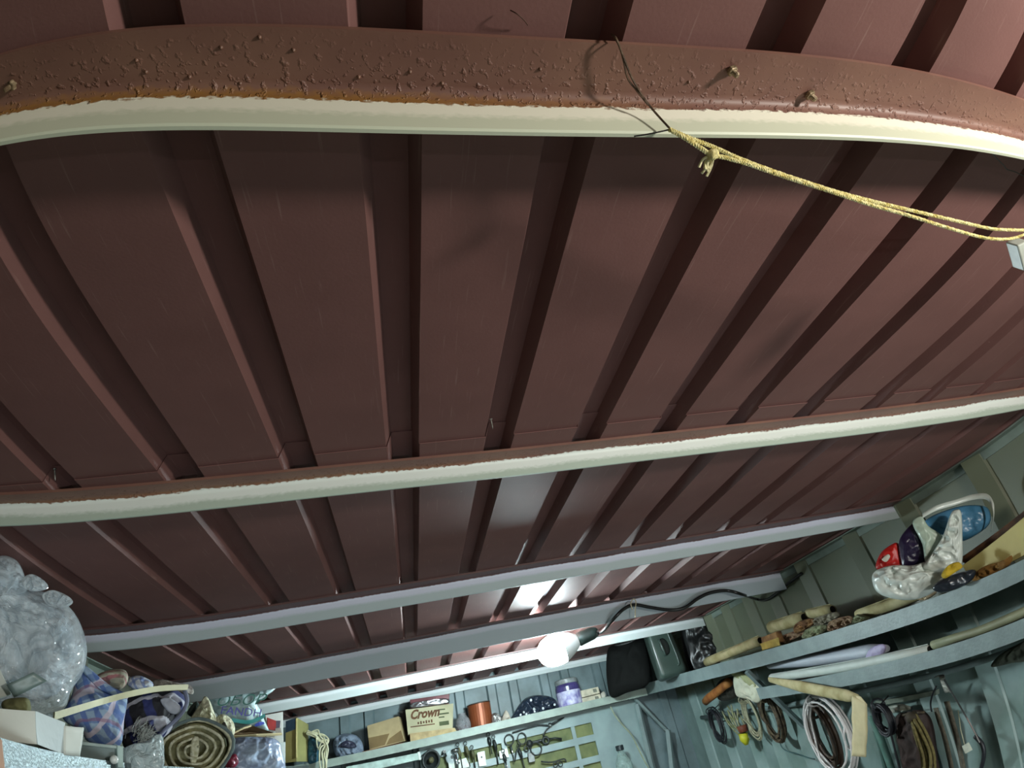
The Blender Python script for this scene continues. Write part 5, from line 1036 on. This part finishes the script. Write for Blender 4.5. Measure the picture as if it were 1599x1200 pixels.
for A_, C_ in zip(rows, rows[1:]):
    for k in range(4): bm.faces.new((A_[k], A_[(k+1) % 4], C_[(k+1) % 4], C_[k]))
bm.faces.new(rows[0][::-1]); bm.faces.new(rows[-1])
tag(obj('wooden_slat', bm, mat('pale_wood', (206, 204, 166), 0.6, 0, 0.1, 12, 0.1, 60)), 'thin curved pale wooden slat lying slantwise over the plaid cloth', 'slat')
tag(obj('white_film_scrap', pillow(B(), [(-0.7303, 1.7670, 1.7760), (-0.7083, 1.7738, 1.7954), (-0.6750, 1.7861, 1.8010), (-0.6543, 1.8129, 1.8213), (-0.6392, 1.8191, 1.8141), (-0.6371, 1.8240, 1.7753), (-0.6413, 1.8052, 1.7274), (-0.7101, 1.7577, 1.7273)], 0.035, 0.014, 20, 0.5, 7, 10, 4), film('white_scrap', (206, 220, 222), 1.1, 0.25), None, True), 'crumpled white plastic film below the dark jacket', 'film')
jr2 = tag(root('clear_tub'), 'clear plastic tub rim with a white knob at the shelf edge under the plaid cloth', 'tub')
jc2 = Vector((-0.7303, 1.6409, 1.7189))
obj('tub_body', hexa(B(), [(-0.7772, 1.6129, 1.7859), (-0.6896, 1.6529, 1.7802), (-0.6923, 1.6566, 1.7280), (-0.7866, 1.6131, 1.7384)], (-0.05, 0.05, 0.0), 0.004), mat('grey_tub', (112, 130, 130), 0.3, 0, 0.1, 6), jr2)
obj('rim', hexa(B(), [(-0.7698, 1.6050, 1.7882), (-0.6829, 1.6447, 1.7807), (-0.6832, 1.6454, 1.7731), (-0.7705, 1.6058, 1.7789)], (-0.05, 0.05, 0.0), 0.002), mat('pale_rim', (176, 196, 192), 0.3), jr2)
obj('clear_corner', hexa(B(), [(-0.6879, 1.6371, 1.7817), (-0.6740, 1.6432, 1.7787), (-0.6766, 1.6469, 1.7271), (-0.6893, 1.6415, 1.7284)], (-0.02, 0.02, 0), 0.002), mat('clear_corner', (190, 214, 210), 0.2), jr2)
bm = B(); bmesh.ops.create_uvsphere(bm, u_segments=14, v_segments=10, radius=0.011, matrix=Matrix.Translation((-0.6909, 1.6231, 1.7454)))
obj('knob', bm, mat('white_knob', (220, 226, 222), 0.3), jr2, True)

# burlap roll: a spiral of cloth seen from its end, with a crumpled top
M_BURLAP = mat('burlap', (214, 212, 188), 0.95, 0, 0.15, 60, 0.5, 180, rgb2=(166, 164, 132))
br = tag(root('burlap_roll'), 'rolled beige burlap with grey edge stripes at the front of the left shelf', 'burlap')
cx_ = Vector((-0.7133, 2.3333, 1.8228)); tow = (CAM-cx_).normalized(); ux = Vector(((-0.6408, 2.3549, 1.8154)))-cx_; ux = (ux-tow*ux.dot(tow)).normalized(); uy = tow.cross(ux)*-1
if uy.z < 0: uy = -uy
def spiral(turns, r0, r1, depth0, depth1, wob, ph=0.6):
    g_ = []
    N_ = int(turns*26)
    for i in range(N_+1):
        t_ = i/N_; a = ph+turns*2*math.pi*t_
        r = (r0+(r1-r0)*t_)*(1+wob*math.sin(a*2+1)+0.03*math.sin(a*5))
        p = cx_+ux*r*math.cos(a)*1.0+uy*r*math.sin(a)*0.82
        g_.append([p+tow*(depth1+0.012*math.sin(a*3)), p-tow*depth0*0.5, p-tow*depth0])
    return g_
obj('rolled_cloth', sheet(B(), spiral(4.2, 0.018, 0.118, 0.26, 0.02, 0.05), 0.007), M_BURLAP, br, True)
obj('grey_edge', sheet(B(), [[a, a*0.97+c*0.03, a*0.94+c*0.06] for a, _, c in spiral(1.1, 0.112, 0.128, 0.26, 0.026, 0.05, 3.6)], 0.010), mat('grey_blue_edge', (106, 122, 122), 0.9, 0, 0.15, 40), br, True)
obj('core_fold', pillow(B(), [cx_+ux*a*.75+uy*b_*.75+tow*0.01 for a, b_ in ((-.012, .05), (.012, .055), (.022, .0), (.012, -.055), (-.01, -.05), (-.016, 0))], 0.012, 0.006, 26, 0.5, 6, 7, 4), M_BURLAP, br, True)
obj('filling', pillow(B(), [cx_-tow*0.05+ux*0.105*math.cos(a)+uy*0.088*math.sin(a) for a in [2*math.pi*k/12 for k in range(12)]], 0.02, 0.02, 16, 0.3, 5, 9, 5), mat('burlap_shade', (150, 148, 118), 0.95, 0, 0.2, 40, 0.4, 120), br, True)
bt_ = tag(root('burlap_bundle'), 'crumpled beige burlap with pointed folds above the burlap roll', 'burlap')
obj('main_fold', pillow(B(), [(-0.8474, 2.6481, 1.9312), (-0.8206, 2.6500, 1.9794), (-0.7940, 2.6523, 2.0181), (-0.7763, 2.6534, 2.0439), (-0.7584, 2.6619, 2.0235), (-0.7448, 2.6715, 1.9851), (-0.7314, 2.6804, 1.9468), (-0.7406, 2.6828, 1.9066), (-0.7945, 2.6683, 1.8986)], 0.03, 0.018, 22, 0.5, 7, 11, 6), M_BURLAP, bt_, True)
obj('side_fold', pillow(B(), [(-0.7502, 2.6956, 1.9509), (-0.7229, 2.6998, 1.9754), (-0.6910, 2.7105, 1.9576), (-0.6751, 2.7194, 1.9186), (-0.6868, 2.7199, 1.8878), (-0.7278, 2.7082, 1.8975)], 0.03, 0.014, 26, 0.5, 6, 10, 9), M_BURLAP, bt_, True)
obj('left_fold', pillow(B(), [(-0.9116, 2.6083, 1.9065), (-0.8807, 2.6158, 1.9320), (-0.8368, 2.6277, 1.9513), (-0.7972, 2.6393, 1.9567), (-0.8106, 2.6397, 1.9215), (-0.8593, 2.6270, 1.8982), (-0.9036, 2.6148, 1.8737)], 0.02, 0.014, 26, 0.5, 6, 10, 2), M_BURLAP, bt_, True)
obj('dark_gap', pillow(B(), [(-0.8562, 2.6989, 2.0033), (-0.8246, 2.7033, 2.0379), (-0.8110, 2.7113, 2.0130), (-0.8156, 2.7154, 1.9759), (-0.8427, 2.7060, 1.9832)], 0.006, 0.003, 20, 0.5, 5, 5, 2), mat('dark_green_gap', (46, 60, 54), 0.8), bt_, True)  # dark green patch in the gap between the folds
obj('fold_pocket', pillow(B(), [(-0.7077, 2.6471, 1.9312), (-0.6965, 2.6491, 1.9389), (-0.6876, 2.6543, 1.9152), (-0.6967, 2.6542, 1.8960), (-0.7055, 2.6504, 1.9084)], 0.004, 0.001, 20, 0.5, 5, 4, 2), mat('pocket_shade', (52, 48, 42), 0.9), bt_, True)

# printed sack, cardboard, boxes, wrapped pack
sb_ = tag(root('printed_sack'), 'shiny white plastic sack with green and violet lettering and a teal band', 'sack')
M_SACK = mat('white_sack_film', (196, 220, 222), 0.22, 0, 0.05, 8, 0.35, 30)
SD = 3.42
obj('lumpy_body', pillow(B(), [(-0.9648, 3.2761, 2.1548), (-0.8761, 3.2988, 2.1676), (-0.7568, 3.3308, 2.1521), (-0.6889, 3.3258, 2.1456), (-0.6392, 3.3355, 2.1470), (-0.6521, 3.3259, 2.1275), (-0.7196, 3.3072, 2.0907), (-0.7027, 3.3176, 2.0431), (-0.6859, 3.3271, 1.9957), (-0.6749, 3.3339, 1.9550), (-0.7543, 3.3143, 1.9777), (-0.8375, 3.3122, 2.0017), (-0.9037, 3.3085, 2.0569)], 0.035, 0.008, 9, 0.5, 8, 12, 2), M_SACK, sb_, True)
xw = Vector((-0.7237, 3.2435, 2.0956))-Vector((-0.8777, 3.2030, 2.1100)); yw = Vector((-0.8069, 3.2185, 2.1290))-Vector((-0.8068, 3.2246, 2.0902))
writing('lettering', 'ОБОР', mat('green_print', (34, 104, 92), 0.5), sb_, (-0.8898, 3.1981, 2.0860), xw, yw, 0.062, 0.3, 0.0006, 1.28)
xw2 = Vector((-0.7329, 3.2383, 2.0459))-Vector((-0.8642, 3.2017, 2.0741))
writing('lettering', 'FANDH', mat('violet_print', (70, 64, 156), 0.5), sb_, (-0.8669, 3.2045, 2.0497), xw2, yw, 0.048, 0.0, 0.0006, 1.15)
tb0, tb1, tb2 = Vector((-0.8159, 3.2244, 2.0161)), Vector((-0.7391, 3.2452, 1.9975)), Vector((-0.6720, 3.2576, 2.0153))
tbp = cat([tb0, tb1, tb2], 6); tw = Vector((-0.7390, 3.2442, 2.0058))-Vector((-0.7391, 3.2462, 1.9893))
obj('teal_band', sheet(B(), [[p-tw*0.5, p+tw*0.5] for p in tbp], 0.001), mat('teal_print', (30, 150, 146), 0.4), sb_)
obj('blue_mark', sheet(B(), [[(-0.7176, 3.2548, 1.9838), (-0.7177, 3.2557, 1.9756)], [(-0.6980, 3.2581, 1.9919), (-0.6954, 3.2606, 1.9751)], [(-0.6795, 3.2674, 1.9896), (-0.6767, 3.2690, 1.9810)]], 0.001), mat('blue_print', (60, 80, 190), 0.5), sb_)
cbd = tag(root('cardboard_flaps'), 'folded brown cardboard with pale torn edges under the printed sack', 'cardboard')
M_CBD = mat('brown_cardboard', (126, 102, 70), 0.9, 0, 0.12, 20)
obj('flap', quad_sheet(B(), (-0.8020, 3.1301, 1.9490), (-0.7113, 3.1497, 1.9687), (-0.6316, 3.1205, 1.9217), (-0.7689, 3.0881, 1.9357), 0.006, 6, 4, 0.003, 20), M_CBD, cbd)
obj('flap', quad_sheet(B(), (-0.7421, 3.1149, 1.9389), (-0.6941, 3.1235, 1.9612), (-0.6101, 3.1248, 1.9211), (-0.6796, 3.1105, 1.9209), 0.006, 6, 4, 0.003, 20, 2), mat('dark_cardboard', (84, 66, 42), 0.9), cbd)
cbq = Vector((-0.7303, 3.2629, 1.9312))
obj('carton_body', box(B(), (cbq.x-0.03, cbq.y+0.05, (ztopL(cbq.y)+cbq.z)/2), (0.16, 0.20, cbq.z-ztopL(cbq.y)), rz(0.2)), M_CBD, cbd)
obj('pale_edge', tube(B(), [(-0.7873, 3.0628, 1.9340), (-0.7321, 3.0946, 1.9570), (-0.7048, 3.1206, 1.9653)], 0.004, 5), M_CREAM, cbd)
obj('pale_edge', tube(B(), [(-0.7747, 3.0462, 1.9258), (-0.6711, 3.0716, 1.9169), (-0.5725, 3.1331, 1.9100)], 0.006, 5), M_CREAM, cbd)
rw = tag(root('red_white_box'), 'red and white carton right of the printed sack', 'box')
obj('box_body', hexa(B(), [(-0.7518, 3.6440, 2.0677), (-0.6628, 3.6610, 2.0696), (-0.6630, 3.6798, 1.8859), (-0.7417, 3.6648, 1.8858)], (-0.05, 0.16, 0), 0.003), mat('white_box_card', (206, 208, 202), 0.6, 0, 0.05, 8), rw)
obj('red_panel', hexa(B(), [(-0.7395, 3.6330, 2.0522), (-0.6956, 3.6443, 2.0302), (-0.6963, 3.6496, 1.9814), (-0.7369, 3.6400, 1.9968)], (-0.002, 0.004, 0)), mat('red_print', (176, 46, 44), 0.5), rw)
obj('dark_panel', hexa(B(), [(-0.6956, 3.6443, 2.0302), (-0.6735, 3.6489, 2.0268), (-0.6772, 3.6519, 1.9937), (-0.6963, 3.6496, 1.9814)], (-0.002, 0.004, 0)), mat('grey_violet_print', (84, 72, 92), 0.5), rw)
obj('grey_panel', hexa(B(), [(-0.6983, 3.6428, 1.9936), (-0.6731, 3.6477, 1.9927), (-0.6674, 3.6523, 1.9583), (-0.6957, 3.6468, 1.9597)], (-0.002, 0.004, 0)), mat('grey_print_panel', (150, 142, 132), 0.6), rw)
wk = tag(root('wrapped_pack'), 'pack wrapped in clear glossy film with red spots, right of the burlap roll', 'pack')
obj('pack_body', pillow(B(), [(-0.7579, 2.9397, 1.8933), (-0.7180, 2.9482, 1.9081), (-0.6226, 2.9712, 1.8948), (-0.5666, 2.9841, 1.8764), (-0.5469, 2.9914, 1.8337), (-0.5500, 2.9973, 1.7282), (-0.7629, 2.8972, 1.7556), (-0.7561, 2.8941, 1.8285)], 0.05, 0.016, 14, 0.6, 8, 12, 5), mat('clear_wrap', (160, 176, 196), 0.14, 0, 0.12, 14, 0.6, 40, rgb2=(116, 126, 150)), wk, True)
for q in ([(-0.7339, 2.8483, 1.8260), (-0.7049, 2.8547, 1.8368), (-0.6960, 2.8596, 1.8020), (-0.7255, 2.8539, 1.7767), (-0.7443, 2.8483, 1.7886)], ):
    obj('red_patch', pillow(B(), q, 0.012, 0.006, 26, 0.5, 5, 6, 2), mat('wine_red', (120, 40, 60), 0.3, 0, 0.15, 20), wk, True)
ws = tag(root('white_sachet'), 'white sachet with a red bottle shape printed at its edge', 'sachet')
obj('sachet_body', hexa(B(), [(-0.6446, 3.4268, 1.9021), (-0.6091, 3.4333, 1.9022), (-0.6135, 3.4427, 1.7472), (-0.6515, 3.4354, 1.7530)], (-0.05, 0.06, 0), 0.003), mat('white_sachet', (214, 228, 226), 0.4, 0, 0.04, 8), ws)
obj('red_shape', pillow(B(), [(-0.6491, 3.4129, 1.8030), (-0.6422, 3.4117, 1.8413), (-0.6359, 3.4115, 1.8601), (-0.6306, 3.4140, 1.8395), (-0.6258, 3.4175, 1.7994), (-0.6376, 3.4155, 1.7956)], 0.004, 0.0005, 20, 0.5, 4, 4, 2), mat('red_print2', (196, 64, 70), 0.5), ws, True)
yx = tag(root('yellow_carton'), 'tall yellow-olive carton with a blue top corner at the left end of the back shelf', 'carton')
obj('carton_body', hexa(B(), [(-0.8513, 4.8000, 2.1513), (-0.7712, 4.7600, 2.1580), (-0.7744, 4.7600, 1.8852), (-0.8532, 4.8000, 1.8917)], [(-0.8779, 4.9500, 2.1686), (-0.8020, 4.9500, 2.1803), (-0.8054, 4.9500, 1.8966), (-0.8799, 4.9500, 1.9008)], 0.001), mat('yellow_carton_card', (172, 158, 96), 0.7, 0, 0.08, 10), yx)
obj('side_panel', hexa(B(), [(-0.7712, 4.7600, 2.1580), (-0.7130, 4.8600, 2.1153), (-0.7176, 4.8600, 1.8788), (-0.7744, 4.7600, 1.8852)], (0, 0.05, 0), 0.001), mat('olive_carton_card', (160, 158, 100), 0.7, 0, 0.1, 10), yx)
obj('blue_corner', hexa(B(), [(-0.8499, 4.7920, 2.1504), (-0.7742, 4.7520, 2.1538), (-0.7745, 4.7520, 2.0858), (-0.8499, 4.7920, 2.0778)], (0, 0.004, 0)), mat('blue_carton_print', (66, 90, 110), 0.6), yx)
obj('pale_edge', tube(B(), [(-0.7699, 4.7520, 2.1490), (-0.7726, 4.7520, 1.9081)], 0.006, 5), mat('pale_yellow_edge', (214, 200, 130), 0.6), yx)
tag(obj('blue_bag', pillow(B(), [(-0.7132, 4.8800, 2.0071), (-0.6820, 4.8800, 2.0339), (-0.6475, 4.8800, 2.0034), (-0.6423, 4.8800, 1.8822), (-0.6780, 4.8800, 1.8566), (-0.7165, 4.8800, 1.8713)], 0.03, 0.008, 20, 0.6, 6, 8, 2), mat('teal_blue_bag', (46, 92, 112), 0.4), None, True), 'teal-blue bag squeezed beside the yellow-olive carton', 'bag')
wr = tag(root('wire_bundle'), 'cream electrical wire bundle arching over and hanging in front of the back shelf', 'wire')
random.seed(31)
for k in range(7):
    j = lambda s_: Vector((random.uniform(-s_, s_), random.uniform(-s_, s_)*0.6, random.uniform(-s_, s_)))
    e_ = [Vector((-0.7007, 4.8000, 2.0481))+Vector((0, 0, 0.004*(3-k)))+j(.012), Vector((-0.6519, 4.7900, 2.0386))+j(.02), Vector((-0.6039, 4.7800, 2.0015))+j(.022), Vector((-0.5779, 4.7700, 1.9646))+j(.018), Vector((-0.5926, 4.7700, 1.9086))+j(.03), Vector((-0.6030, 4.7700, 1.8559))+j(.025), Vector((-0.6111, 4.7700, 1.7645))+j(.018)]
    obj('wire_strand', tube(B(), cat(e_, 5), 0.0055, 6), mat('cream_electrical_wire', (216, 214, 180), 0.5, 0, 0.06, 30), wr, True)
for c0, c1, c2 in (((-0.6411, 4.7700, 2.0116), (-0.6341, 4.7700, 1.9473), (-0.6086, 4.7700, 1.9427)), ((-0.6297, 4.7650, 1.9306), (-0.6071, 4.7650, 1.9736), (-0.5818, 4.7650, 1.9572))):
    obj('wire_strand', tube(B(), cat([c0, c1, c2], 8), 0.0045, 6), MATS['cream_electrical_wire'], wr, True)
pb0, pb1 = Vector((-0.5962, 0.8224, 1.6931)), Vector((-0.5416, 0.8591, 1.6945))
tag(obj('peach_board', hexa(B(), [pb0, pb1, (pb1.x, pb1.y, 0.0), (pb0.x, pb0.y, 0.0)], (-0.006, 0.010, 0), 0.002), mat('peach_card', (190, 160, 140), 0.8, 0, 0.05, 8), None), 'tall peach-coloured board standing in the bottom left corner before the shelf', 'board')
